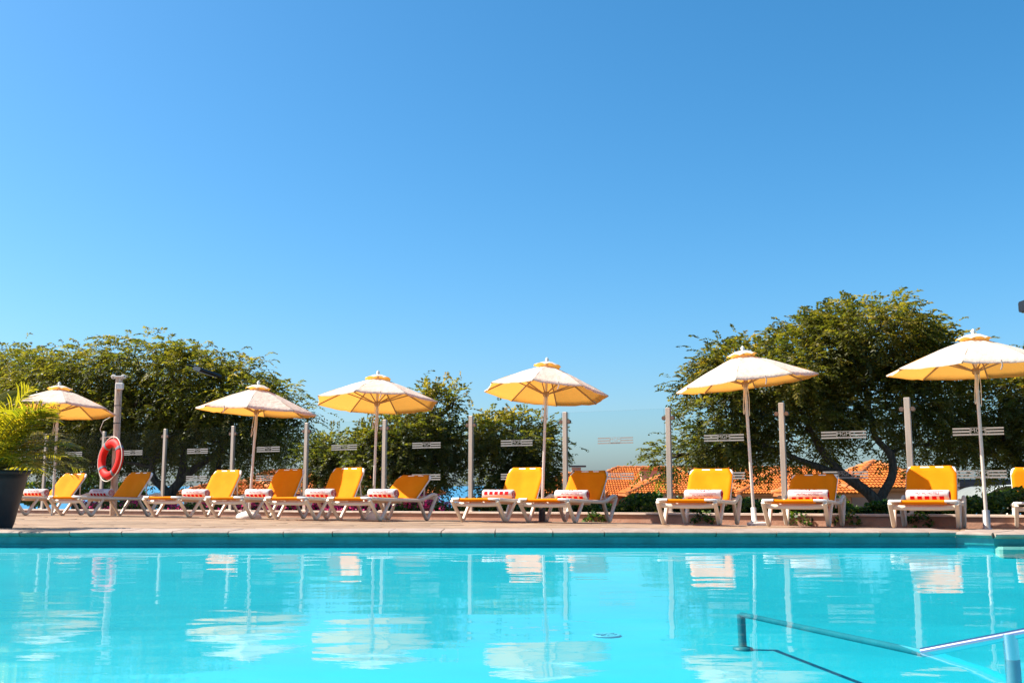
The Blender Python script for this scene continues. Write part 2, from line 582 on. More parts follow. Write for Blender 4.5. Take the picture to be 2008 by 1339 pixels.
def coping_stone(ax, ay, bx, by, wd, zoff=0.0):
    """stone along a-b on the pool side, wd deep, bullnose overhanging the water"""
    a, c = Vector((ax, ay, 0)), Vector((bx, by, 0))
    d = (c - a); L_ = d.length; d.normalize(); nr = Vector((-d.y, d.x, 0))   # away from the pool when a->b runs to the right on the far edge
    prof = [(-.030, -.012), (-.037, -.004), (-.036, .006), (-.026, .013), (-.008, .017), (wd * .5, .018), (wd - .01, .020), (wd, .014), (wd, -.05), (.0, -.029)]
    bb = MB()
    g = .004
    ends = []
    for t in (g, L_ - g):
        ends.append([a + d * t + nr * u + Vector((0, 0, v + zoff)) for (u, v) in prof])
    k = len(prof)
    mid = [(p + q) / 2 for p, q in zip(*ends)]
    vs = ends[0] + ends[1]
    fs = [(j, (j + 1) % k, k + (j + 1) % k, k + j) for j in range(k)]
    bb.add(vs, fs, False)
    bb.add(ends[0], [tuple(range(k - 1, -1, -1))]); bb.add(ends[1], [tuple(range(k))])
    return bb.build('coping_stone', M['coping'], edge)


x = -9.4
while x < 3.67:
    L_ = random.uniform(.40, .50)
    x2 = min(x + L_, 3.68)
    if 3.68 - x2 < .2: x2 = 3.68
    coping_stone(x, EDGE_Y, x2, EDGE_Y, .50, random.uniform(-.002, .002))
    x = x2
coping_stone(3.68, EDGE_Y, 3.90, 8.40, .56, -.004)
x = 3.90
while x < 7:
    x2 = min(7, x + .46); coping_stone(x, 8.40 - .06 * (x - 3.9) / 3.1, x2, 8.40 - .06 * (x2 - 3.9) / 3.1, .56, -.006); x = x2

# surround on the other sides of the pool
b = MB()
b.box((10.5, 2.6, -.30), (6.9, 11.4, .60), 0)
b.box((-13.0, 2.6, -.30), (6.9, 11.4, .60), 0)
b.box((-1.2, -6.1, -.30), (30.4, 6.0, .60), 0)
b.build('pool_surround', M['flag'], kind='structure')

# deck sheet (joints) and flagstones
NX, NY = 70, 40
vs = []
for j in range(NY + 1):
    for i in range(NX + 1):
        X = -22 + 36 * i / NX
        # back limit : fence line
        sF = (X - F_B[0]) / F_DIR[0]
        yb = F_B[1] + F_DIR[1] * sF
        yb = max(9.6, yb)
        Y = 8.72 + (yb - 8.72) * j / NY
        vs.append((X, Y, zd(X, Y) - (.030 if Y < 9.12 else .007)))
fs = [(j * (NX + 1) + i, j * (NX + 1) + i + 1, (j + 1) * (NX + 1) + i + 1, (j + 1) * (NX + 1) + i) for j in range(NY) for i in range(NX)]
b = MB(); b.add(vs, fs, True)
deck = b.build('pool_deck', M['deck'], kind='structure')

gx, gy = .86, .50
i0, i1, j0, j1 = -11, 7, 0, 26
grid = {}
for j in range(j0, j1 + 1):
    for i in range(i0, i1 + 2):
        jx = rng.uniform(-.15, .15); jy = rng.uniform(-.11, .11) if j > 0 else 0
        grid[i, j] = (i * gx + (.43 if j % 2 else 0) + jx, 9.135 + j * gy + jy)
nflag = 0
for j in range(j0, j1):
    for i in range(i0, i1 + 1):
        q = [grid[i, j], grid[i + 1, j], grid[i + 1, j + 1], grid[i, j + 1]]
        cx = sum(p[0] for p in q) / 4; cy = sum(p[1] for p in q) / 4
        # only stones the frame can show, in front of the planter wall
        if abs(cx) > .56 * cy + .9: continue
        lim = F_B[1] + F_DIR[1] * ((cx - F_B[0]) / F_DIR[0]) - .75
        if cy > lim or nflag >= 290: continue
        if cx > 2.0 and cy > 12.0: continue
        h = rng.uniform(-.0025, .0025)
        top = []; low = []
        # 8-gon: corners cut irregularly
        ring = []
        for k in range(4):
            a = np.array(q[k]); pr = np.array(q[k - 1]); ne = np.array(q[(k + 1) % 4])
            ring.append(a + (pr - a) * rng.uniform(.06, .18)); ring.append(a + (ne - a) * rng.uniform(.06, .18))
        c = np.array([cx, cy])
        bb = MB()
        n = len(ring)
        for sh, dz in ((.012, -.02), (.012, -.003), (.022, 0.0)):
            for p in ring:
                dvec = (p - c); L_ = np.linalg.norm(dvec)
                pp = c + dvec * (1 - sh / L_)
                top.append((pp[0], pp[1], zd(pp[0], pp[1]) + h + dz))
        fs = [tuple(range(2 * n, 3 * n))]
        for r_ in range(2):
            for k in range(n):
                fs.append((r_ * n + k, r_ * n + (k + 1) % n, (r_ + 1) * n + (k + 1) % n, (r_ + 1) * n + k))
        bb.add(top, fs)
        bb.build('flagstone', M['flag'], deck)
        nflag += 1

# hillside and sea
def fence_dist(X, Y):
    return (X - F_B[0]) * (-F_NRM[0]) + (Y - F_B[1]) * (-F_NRM[1])


gxs = np.concatenate([-np.geomspace(700, 4, 26), np.linspace(-3, 3, 5), np.geomspace(4, 700, 26)])
gys = np.concatenate([[2], np.geomspace(8, 900, 46)])
vs = []
for Y in gys:
    for X in gxs:
        d = fence_dist(X, Y)
        z = -.62 if d < 14 else -.62 - .055 * (d - 14)
        z += .15 * math.sin(X * .21 + 1) * math.sin(Y * .17) * min(1, max(0, (d - 8) / 30))
        vs.append((X, Y, max(z, -33)))
nx = len(gxs)
fs = [(j * nx + i, j * nx + i + 1, (j + 1) * nx + i + 1, (j + 1) * nx + i) for j in range(len(gys) - 1) for i in range(nx - 1)]
b = MB(); b.add(vs, fs, True); b.build('hillside', M['earth'], kind='structure')
b = MB(); b.add([(-60000, 250, -26), (60000, 250, -26), (60000, 52000, -26), (-60000, 52000, -26)], [(0, 1, 2, 3)])
b.build('sea', M['sea'], kind='structure')

# ------------------------------------------------------------------ planter wall
wall = empty('planter_wall', (*fence_pt(F_LEN / 2, .1), -.15))
tag(wall, 'low terracotta coloured planter wall with pale cap under the glass fence', 'wall')
b = MB(); c_ = MB()
S = np.linspace(-4, F_LEN + 5, 20)
def strip(mb, offs, zf, zt, s0, s1):
    vs = []
    for s in (s0, s1):
        for o_ in offs:
            p = fence_pt(s, o_); 
            vs.append((p[0], p[1], zf(s))); vs.append((p[0], p[1], zt(s)))
    # order: s0: a low, a top, b low, b top ; s1 ...
    mb.add(vs, [(1, 5, 7, 3), (0, 1, 3, 2), (4, 6, 7, 5), (0, 4, 5, 1), (2, 3, 7, 6)])
for k in range(len(S) - 1):
    strip(b, (.20, -.06), lambda s: wall_base(s) - .3, lambda s: wall_top(s) - .022, S[k], S[k + 1])
o = b.build('wall_body', M['wall'], wall); o.matrix_parent_inverse = Matrix.Translation(wall.location).inverted()
k = -4.0
while k < F_LEN + 5:
    cc = MB(); L_ = 1.15
    strip(cc, (.225, -.08), lambda s: wall_top(s) - .0215, lambda s: wall_top(s) + .002, k + .003, k + L_ - .003)
    o = cc.build('cap_slab', M['wallcap'], wall); o.matrix_parent_inverse = Matrix.Translation(wall.location).inverted()
    k += L_
# planter soil behind
b = MB()
strip(b, (-.10, -1.5), lambda s: wall_top(s) - .35, lambda s: wall_top(s) - .035, -6, F_LEN + 8)
b.build('planter_bed', M['soil'], kind='structure')

# ------------------------------------------------------------------ glass fence
post_px = [92, 205, 325, 458, 602, 755, 924, 1108, 1310, 1532, 1778]
post_s = [fence_s(p) for p in post_px]
post_s = [post_s[0] - 2 * (post_s[1] - post_s[0]), 2 * post_s[0] - post_s[1]] + post_s + [2 * post_s[-1] - post_s[-2], 3 * post_s[-1] - 2 * post_s[-2]]
fence = empty('glass_fence', (*fence_pt(F_LEN / 2), 0))
tag(fence, 'clear glass windbreak fence on upright metal posts along the planter wall', 'fence')
PI_ = Matrix.Translation(fence.location).inverted()
ang = math.atan2(F_DIR[1], F_DIR[0])
def put(o):
    o.matrix_parent_inverse = PI_
    return o
proto_post = None
for s in post_s:
    p = fence_pt(s)
    z0 = wall_top(s) + .003
    b = MB()
    b.box((0, 0, (F_TOP - z0) / 2), (.072, .048, F_TOP - z0), bev=.006)
    b.box((0, 0, .006), (.13, .11, .012), bev=.003)
    o = b.build('fence_post', M['post'], fence); put(o)
    o.location = (p[0], p[1], z0); o.rotation_euler = (0, 0, ang)
    for zc in (F_TOP - z0 - .145, .20):
        for sx in (-1, 1):
            cb = MB()
            cb.lathe([(.026, -.022), (.030, -.016), (.030, .016), (.026, .022)], n=14, M=Matrix.Rotation(R(90), 3, 'X'))
            cb.box((-sx * .025, 0, 0), (.05, .02, .03))
            q = cb.build('clamp', M['clamp'], o); q.location = (sx * .066, 0, zc)


def logo_mesh():
    """three frosted bars with a centre block that carries lettering; local x along, z up"""
    b = MB()
    W, H = .56, .092
    def bar(x0, x1, z0, z1, y=0, mi=0):
        b.mi = mi
        b.box(((x0 + x1) / 2, y, (z0 + z1) / 2), (x1 - x0, .002, z1 - z0))
    for zc in (-.036, 0, .036):
        bar(-W / 2, -.092, zc - .0095, zc + .0095); bar(.092, W / 2, zc - .0095, zc + .0095)
    bar(-.09, .09, .040, .046); bar(-.09, .09, -.046, -.024)
    bar(-.09, -.084, -.024, .040); bar(.084, .09, -.024, .040)
    b.mi = 0
    V, F = text_mesh('MGM', .066)
    b.add([(x * 1.12, -.0013, z + .009) for (x, z, _) in V], F)
    b.mi = 1
    V, F = text_mesh('MUTHU HOTELS', .020)
    b.add([(x, -.0024, z - .035) for (x, z, _) in V], F)
    return b


logo_me = None
for i in range(len(post_s) - 1):
    s0, s1 = post_s[i] + .062, post_s[i + 1] - .062
    sm = (s0 + s1) / 2
    p = fence_pt(sm)
    zb = wall_top(sm) + .03
    zt = F_TOP - .012
    wd = s1 - s0
    b = MB()
    x, y, z0, z1 = wd / 2, .005, zb - F_TOP, zt - F_TOP
    vs = [(-x, -y, z0), (x, -y, z0), (x, y, z0), (-x, y, z0), (-x, -y, z1), (x, -y, z1), (x, y, z1), (-x, y, z1)]
    b.add(vs, [(0, 1, 5, 4), (2, 3, 7, 6)])
    b.mi = 1
    b.add(vs, [(0, 3, 2, 1), (4, 5, 6, 7), (1, 2, 6, 5), (3, 0, 4, 7)])
    g = b.build('glass_panel', [M['glass'], M['glass_edge']], fence); put(g)
    g.location = (p[0], p[1], F_TOP); g.rotation_euler = (0, 0, ang)
    for zc in (-.44, -.945):
        if logo_me is None:
            q = logo_mesh().build('logo_sticker', [M['frost'], M['text']], g); logo_me = q.data
        else:
            q = bpy.data.objects.new('logo_sticker', logo_me); col.objects.link(q); q.parent = g
        q.location = (0, -.008, zc)

# ------------------------------------------------------------------ sun loungers
G_W, G_H, YF, YR, YP, ZP, LB, WB, HY = .347, .298, .258, 1.335, 1.56, .385, .491, .276, 1.157


def arc(p, q, r, n=4):
    return [p + (q - p) * t for t in np.linspace(0, 1, n)]


def smooth_path(pts, rad=.05, n=5):
    """polyline with rounded corners"""
    P = [Vector(p) for p in pts]
    o_ = [P[0]]
    for i in range(1, len(P) - 1):
        a, c, d = P[i - 1], P[i], P[i + 1]
        r1 = min(rad, (a - c).length * .45, (d - c).length * .45)
        p0 = c + (a - c).normalized() * r1; p1 = c + (d - c).normalized() * r1
        for t in np.linspace(0, 1, n):
            o_.append(p0 * (1 - t) ** 2 + c * 2 * t * (1 - t) + p1 * t ** 2)
    o_.append(P[-1])
    return o_


def make_lounger():
    root = empty('sun_lounger')
    pl, wh = M['plastic'], M['frame_white']
    X = G_W
    for sx in (-1, 1):
        xs_ = sx * (X - .022)
        # rail, rising to a hump at the head end
        b = MB()
        pth = smooth_path([(xs_, .055, G_H - .020), (xs_, .30, G_H - .026), (xs_, 1.10, G_H - .030), (xs_, 1.22, G_H - .020), (xs_, 1.46, ZP - .030), (xs_, 1.545, ZP - .040)], .06)
        b.bar(pth, .040, .046, (1, 0, 0))
        b.build('side_rail', pl, root)
        # front V leg
        b = MB()
        pth = smooth_path([(xs_, .020, G_H - .035), (xs_ - sx * .006, YF - .012, .026), (xs_ - sx * .006, YF + .030, .026), (xs_, .46, G_H - .045)], .05)
        n_ = len(pth)
        b.bar(pth, .044, .040, (1, 0, 0), .25)
        b.build('leg', pl, root)
        b = MB()
        pth = smooth_path([(xs_, 1.13, G_H - .045), (xs_ - sx * .006, YR - .022, .026), (xs_ - sx * .006, YR + .020, .026), (xs_, YP - .004, ZP - .050)], .05)
        b.bar(pth, .044, .040, (1, 0, 0), .25)
        b.build('leg', pl, root)
        # rounded white corner cap at the foot end
        b = MB()
        pth = smooth_path([(sx * (X - .135), .022, G_H - .012), (sx * (X - .030), .018, G_H - .014), (sx * (X - .020), .15, G_H - .012)], .05)
        b.bar(pth, .058, .030, (0, 0, 1) if False else (0.3 * sx, 1, 0), .35)
        b.build('corner_cap', wh, root)
    # cross bars
    b = MB(); b.bar([(-X + .03, .10, G_H - .075), (-.15, .085, G_H - .082), (.15, .085, G_H - .082), (X - .03, .10, G_H - .075)], .03, .05, (0, 1, 0)); b.build('crossbar', pl, root)
    b = MB(); b.bar([(-X + .03, .72, G_H - .05), (X - .03, .72, G_H - .05)], .03, .04, (0, 1, 0)); b.build('crossbar', pl, root)
    b = MB(); b.bar([(-X + .03, 1.50, ZP - .075), (X - .03, 1.50, ZP - .075)], .03, .045, (0, 1, 0)); b.build('crossbar', pl, root)
    # seat sling: sags between the rails, wraps the front bar
    b = MB()
    nu, nv = 12, 16
    vs = []
    for j in range(nv + 1):
        v = j / nv
        for i in range(nu + 1):
            u = -1 + 2 * i / nu
            if j == 0: y, z = .022, G_H - .045
            elif j == 1: y, z = .002, G_H - .022
            elif j == 2: y, z = .008, G_H - .004
            else:
                y = .03 + (HY - .02) * (j - 3) / (nv - 3); z = G_H + .001
            hw = X - .052
            if y < .13: hw = X - .115
            sag = .018 * (1 - u * u) * math.sin(math.pi * min(1, max(0, y / HY))) ** .7 if j > 2 else .0
            vs.append((u * hw, y, z - sag + .0015 * math.sin(9 * y + 3 * u)))
    b.add(vs, [(j * (nu + 1) + i, j * (nu + 1) + i + 1, (j + 1) * (nu + 1) + i + 1, (j + 1) * (nu + 1) + i) for j in range(nv) for i in range(nu)], True)
    o = b.build('seat', M['sling'], root)
    md = o.modifiers.new('thick', 'SOLIDIFY'); md.thickness = .004
    # backrest: everything hinges about the line y=HY
    bf = MB()
    W_ = WB
    pth = smooth_path([(-W_ + .018, 0, .0), (-W_ + .018, 0, LB * .80), (-W_ + .030, 0, LB - .020), (W_ - .030, 0, LB - .020), (W_ - .018, 0, LB * .80), (W_ - .018, 0, 0)], .045)
    bf.bar(pth, .03, .036, (0, 1, 0), .35)
    f_ = bf.build('backrest_frame', wh, root)
    f_.location = (0, HY, G_H - .004)
    b = MB()
    nu, nv = 12, 14
    vs = []
    for j in range(nv + 1):
        v = j / nv
        for i in range(nu + 1):
            u = -1 + 2 * i / nu
            z = -.02 + (LB + .018) * v
            hw = W_ - .004
            if z > LB * .80:
                hw = W_ - .004 - .090 * min(1, (z - LB * .80) / (LB * .20))
            d = -.021
            if j == nv - 1: z = LB - .003; d = -.018
            if j == nv: z = LB + .002; d = .008
            sag = .016 * (1 - u * u) * math.sin(math.pi * min(1, max(0.0, v)))
            wr = .004 * math.sin(7 * u + 5 * v) * v * (1 - v) * 4
            vs.append((u * hw, d + sag + wr, z))
    b.add(vs, [(j * (nu + 1) + i, j * (nu + 1) + i + 1, (j + 1) * (nu + 1) + i + 1, (j + 1) * (nu + 1) + i) for j in range(nv) for i in range(nu)], True)
    o = b.build('backrest', M['sling'], root)
    o.location = (0, HY, G_H - .004)
    md = o.modifiers.new('thick', 'SOLIDIFY'); md.thickness = .004
    # prop struts behind the backrest
    for sx in (-1, 1):
        b = MB(); b.bar([(sx * (W_ - .03), .012, LB * .55), (sx * (W_ - .02), .17, LB * .16)], .02, .02, (1, 0, 0)); o = b.build('prop_strut', pl, root); o.location = (0, HY, G_H - .004)
    return root


LOUNGERS = [  # X, Y, yaw, back angle, label
    (-7.851, 15.725, -.433, .90, 'yellow lounger in full sun half hidden behind the black planter'),
    (-6.619, 15.173, -.500, .94, 'orange shaded lounger in front of the lifebuoy post'),
    (-4.969, 14.535, -.447, 1.035, 'fully sunlit yellow lounger right of the lifebuoy, beside one with a white parasol base'),
    (-3.939, 14.000, -.490, 1.051, 'shaded orange lounger with sunlit lower left corner, just right of the second parasol pole'),
    (-2.920, 13.198, -.466, 1.038, 'lounger with backrest half shade half sun, left of the third parasol pole'),
    (-2.067, 12.924, -.500, .702, 'reclined shaded lounger right of the third parasol pole, before a wide gap'),
    (-.478, 12.688, -.510, 1.052, 'sunny yellow lounger left of the pole of the middle parasol with the black foot'),
    (.362, 12.492, -.490, .908, 'shaded lounger right of the pole of the middle parasol with the black foot'),
    (1.940, 11.545, -.398, .922, 'sunny lounger left of the parasol pole on a pale slab'),
    (3.011, 11.056, -.440, .699, 'reclined lounger in full shade right of the parasol pole on a pale slab'),
    (4.264, 10.721, -.460, .996, 'lounger facing the pool corner with a diagonal shadow edge on its backrest'),
    (5.973, 11.484, -.383, 1.134, 'lounger cut off by the right edge of the photo, turned to the left'),
]
proto = make_lounger()
lounger_roots = []


def set_angle(root, a):
    for ch in root.children:
        if ch.name.split('.')[0] in ('backrest_frame', 'backrest', 'prop_strut'):
            ch.rotation_euler = (-(math.pi / 2 - a), 0, 0)


for i, (X, Y, yaw, a, lab) in enumerate(LOUNGERS):
    o = proto if i == 0 else copy_tree(proto)
    cy, sy = math.cos(yaw), math.sin(yaw)
    pf = (X - YF * sy, Y + YF * cy); pr = (X - YR * sy, Y + YR * cy)
    zf, zr = zd(*pf), zd(*pr)
    pit = (zr - zf) / (YR - YF)
    # side slope
    pl_ = (X - .33 * cy - .8 * sy, Y - .33 * sy + .8 * cy); pr_ = (X + .33 * cy - .8 * sy, Y + .33 * sy + .8 * cy)
    rol = (zd(*pr_) - zd(*pl_)) / .66
    z0 = zf - YF * pit + .0025 - .006
    o.location = (X, Y, z0 + .003)
    o.rotation_euler = (math.atan(pit), -math.atan(rol), yaw)
    set_angle(o, a)
    tag(o, lab, 'sun lounger', 'yellow sun loungers in a row by the pool')
    lounger_roots.append((o, X, Y, yaw, z0 + .003, pit, rol))

# ------------------------------------------------------------------ rolled towels
TR, TL = .067, .43


def make_towel(rot, turn):
    root = empty('rolled_towel')
    b = MB()
    # spiral roll: outer skin nearly a cylinder, ends show the coil
    n = 28
    xs_ = [-TL / 2, -TL / 2 + .012, TL / 2 - .012, TL / 2]
    rs = [TR - .012, TR, TR, TR - .012]
    vs = []
    for xx, rr_ in zip(xs_, rs):
        for k in range(n):
            a_ = 2 * math.pi * k / n
            rad = rr_ * (1 + .03 * math.sin(2 * a_ + 1) + .02 * math.sin(3 * a_))
            vs.append((xx + .004 * math.sin(a_ * 2 + xx * 20), -rad * math.cos(a_), rad * .95 * math.sin(a_)))
    fs = [(L_ * n + k, (L_ + 1) * n + k, (L_ + 1) * n + (k + 1) % n, L_ * n + (k + 1) % n) for L_ in range(3) for k in range(n)]
    b.add(vs, fs, True)
    b.add(vs[:n], [tuple(range(n))]); b.add(vs[-n:], [tuple(range(n - 1, -1, -1))])
    b.build('roll', M['towel'], root)
    # coil at each end
    for sx in (-1, 1):
        b = MB(); pts_ = []
        for k in range(46):
            t = k / 45; a_ = rot + t * 2 * math.pi * 2.6
            r_ = .008 + (TR - .018) * t
            pts_.append((sx * (TL / 2 + .0005), -r_ * math.cos(a_), r_ * .95 * math.sin(a_)))
        b.bar(pts_, .010, .009, (1, 0, 0), .4)
        b.build('coil', M['towel_red'] if sx > 0 else M['towel'], root)
    # lap edge where the roll ends
    b = MB()

    def cyl(x_, ang_, h=.0025):
        rad = TR * (1 + .03 * math.sin(2 * ang_ + 1) + .02 * math.sin(3 * ang_)) + h
        return (x_, -rad * math.cos(ang_), rad * .95 * math.sin(ang_))
    # red blocks along the lower front
    a0 = R(-50 + turn); a1 = a0 + R(36)
    nb = 5
    for k in range(nb):
        x0 = -TL / 2 + .04 + k * (TL - .06) / nb; x1 = x0 + .046
        b = MB(); m_ = 5; vs = []
        for j in range(m_):
            aa = a0 + (a1 - a0) * j / (m_ - 1)
            vs += [cyl(x0, aa), cyl(x1, aa)]
        vs2 = []
        for j in range(m_):
            aa = a0 + (a1 - a0) * j / (m_ - 1)
            vs2 += [cyl(x0, aa, -.002), cyl(x1, aa, -.002)]
        fs = [(2 * j, 2 * j + 1, 2 * j + 3, 2 * j + 2) for j in range(m_ - 1)]
        N_ = 2 * m_
        fs += [(2 * j, 2 * j + 2, N_ + 2 * j + 2, N_ + 2 * j) for j in range(m_ - 1)] + [(2 * j + 1, N_ + 2 * j + 1, N_ + 2 * j + 3, 2 * j + 3) for j in range(m_ - 1)]
        b.add(vs + vs2, fs, False)
        b.build('red_block', M['towel_red'], root)
    # lettering
    b = MB()
    V, F = text_mesh('MUTHU HOTELS', .036)
    ac = a1 + R(27)
    b.add([cyl(x_ * .90, ac + y_ / TR, .002) for (x_, y_, _) in V], F)
    # rule and large monogram above it
    ab = ac + R(21)
    vs = []
    for x_ in np.linspace(-.16, .16, 9):
        vs += [cyl(x_, ab, .002), cyl(x_, ab + R(4), .002)]
    b.add(vs, [(2 * j, 2 * j + 2, 2 * j + 3, 2 * j + 1) for j in range(8)])
    V, F = text_mesh('MGM', .07)
    am = ab + R(38)
    b.add([cyl(x_ * 1.3, am + y_ / TR, .002) for (x_, y_, _) in V], F)
    b.build('lettering', M['towel_text'], root)
    return root


towel_pos = [(.62, .08), (.64, .05), (.66, .03), (.66, .04), (.66, .05), (.66, .05), (.62, -.02), (.66, .07), (.60, .05), (.60, .04), (.42, .0)]
towel_lab = ['rolled pinkish towel on the lounger half hidden by the black planter',
             'rolled towel, coil end showing, on the shaded lounger by the lifebuoy post',
             'rolled red and white towel on the lounger left of the second parasol pole',
             'rolled red and white towel on the lounger just right of the second parasol pole',
             'rolled towel on the half sun half shade lounger left of the third parasol',
             'rolled towel on the reclined lounger right of the third parasol pole',
             'rolled towel showing broad red blocks, on the lounger left of the middle parasol pole',
             'rolled towel with lettering on the lounger right of the middle parasol pole',
             'rolled towel with big letters on the sunny lounger below the leaning parasol',
             'rolled towel with red blocks on the fully shaded lounger under the big tree',
             'rolled towel with red blocks on the frontal lounger nearest the pool corner']
trot = [.4, 1.0, .2, .7, .1, .5, 1.9, .6, -.8, .3, .45]
for i in range(11):
    root, X, Y, yaw, z0, pit, rol = lounger_roots[i]
    t = make_towel(trot[i], (10, 10, 0, 2, -2, 3, 46, -4, -22, -7, 8)[i])
    ly, lx = towel_pos[i]; lx += .025
    cy, sy = math.cos(yaw), math.sin(yaw)
    lz = G_H - .010 + TR * .95
    t.location = (X + lx * cy - ly * sy, Y + lx * sy + ly * cy, z0 + lz + ly * pit + lx * rol)
    t.rotation_euler = (math.atan(pit), -math.atan(rol), yaw + random.uniform(-.08, .08))
    tag(t, towel_lab[i], 'towel', 'rolled towels laid on the loungers')

# ------------------------------------------------------------------ parasols
def make_parasol(Rr=.93, Hh=2.22, n=8, rise=.36, seed=0):
    root = empty('parasol')
    rim = Hh - .10 - rise
    top = Hh - .10
    b = MB(); b.tube([(0, 0, .0), (0, 0, Hh - .06)], .019, 12); b.build('pole', M['pole'], root)
    b = MB(); b.lathe([(.020, Hh - .065), (.03, Hh - .055), (.018, Hh - .04), (.026, Hh - .02), (.02, Hh - .003), (.006, Hh + .012)], n=12); b.build('finial', M['base_white'], root)
    hub_z = rim + .02
    b = MB(); b.lathe([(.03, hub_z - .07), (.042, hub_z - .05), (.042, hub_z - .01), (.03, hub_z)], n=12)
    b.build('hub', M['rib'], root)
    b = MB(); b.lathe([(.034, top - .06), (.045, top - .05), (.045, top - .025), (.03, top - .02)], n=12); b.build('crown_hub', M['rib'], root)
    rnd = random.Random(seed)
    off = rnd.uniform(0, .6)

    def rp(a, t):       # on the rib: slightly bowed
        r_ = .04 + (Rr - .04) * t
        z = top - rise * (t ** 1.12)
        return Vector((r_ * math.cos(a), r_ * math.sin(a), z))
    for k in range(n):
        a0 = off + 2 * math.pi * k / n; a1 = off + 2 * math.pi * (k + 1) / n
        b = MB(); nu, nv = 6, 9; vs = []
        for j in range(nv + 1):
            t = .02 + .98 * j / nv
            p, q = rp(a0, t), rp(a1, t)
            for i in range(nu + 1):
                u = i / nu
                s = p.lerp(q, u)
                bow = 4 * u * (1 - u)
                s.z -= .012 * bow * t            # cloth sags between ribs
                if j == nv: s *= 1; s.x *= 1 - .018 * bow; s.y *= 1 - .018 * bow
                s.z += .003 * math.sin(17 * u + 9 * t + k)
                vs.append(s)
        # short valance flap turned down at the rim
        for i in range(nu + 1):
            s = vs[nv * (nu + 1) + i].copy(); s.z -= .016 + .004 * math.sin(i * 2.1 + k); s.x *= .996; s.y *= .996
            vs.append(s)
        b.add(vs, [((j + 1) * (nu + 1) + i, (j + 1) * (nu + 1) + i + 1, j * (nu + 1) + i + 1, j * (nu + 1) + i) for j in range(nv + 1) for i in range(nu)], True)
        b.build('canopy_panel', M['canopy'], root)
        b = MB(); p0, p1 = rp(a0, .03), rp(a0, 1.0)
        pts_ = [rp(a0, t) - Vector((0, 0, .014)) for t in (.04, .3, .55, .8, 1.0)]
        b.bar(pts_, .014, .018, (-math.sin(a0), math.cos(a0), 0), .2)
        rb = b.build('rib', M['rib'], root)
        b = MB(); e_ = rp(a0, .52) - Vector((0, 0, .024))
        b.bar([(.04 * math.cos(a0), .04 * math.sin(a0), hub_z - .03), e_], .012, .016, (-math.sin(a0), math.cos(a0), 0), .2)
        b.build('strut', M['rib'], root)
    # vent cap: scalloped little roof above a gap
    b = MB(); vs = [(0, 0, top + .055)]; N_ = n * 6
    for ring_, (rr_, zz) in enumerate(((.08, .040), (.16, .008), (.19, -.016))):
        for k in range(N_):
            a_ = off + 2 * math.pi * k / N_
            u = (k % 6) / 6; bow = 4 * u * (1 - u)
            rad = rr_ * (1 - .05 * bow)
            vs.append((rad * math.cos(a_), rad * math.sin(a_), top + zz + (.020 * bow if ring_ == 2 else .006 * bow)))
    fs = [(0, 1 + k, 1 + (k + 1) % N_) for k in range(N_)]
    for r_ in range(2):
        for k in range(N_):
            k2 = (k + 1) % N_
            fs.append((1 + r_ * N_ + k, 1 + (r_ + 1) * N_ + k, 1 + (r_ + 1) * N_ + k2, 1 + r_ * N_ + k2))
    b.add(vs, fs, True); b.build('vent_cap', M['canopy'], root)
    # cord loops below the hub
    b = MB()
    pts_ = []
    for k in range(17):
        t = k / 16
        pts_.append((-.02 - .05 * math.sin(math.pi * t) + .05 * t, -.03, hub_z - .02 - .38 * math.sin(math.pi * t)))
    b.tube(pts_, .0042, 6)
    b.tube([(.022, -.022, hub_z - .03), (.03, -.03, hub_z - .2), (.024, -.022, hub_z - .42)], .0042, 6)
    b.build('pull_cord', M['rope'], root)
    # tie strap hanging from the rim
    a_ = off + 2 * math.pi * (5 + .5) / n; e_ = rp(a_, .97)
    b = MB(); b.bar([e_ - Vector((0, 0, .012)), e_ + Vector((.01, 0, -.06)), e_ + Vector((-.008, 0, -.11))], .014, .003, (1, 0, 0)); b.build('tie_strap', M['canopy'], root)
    return root


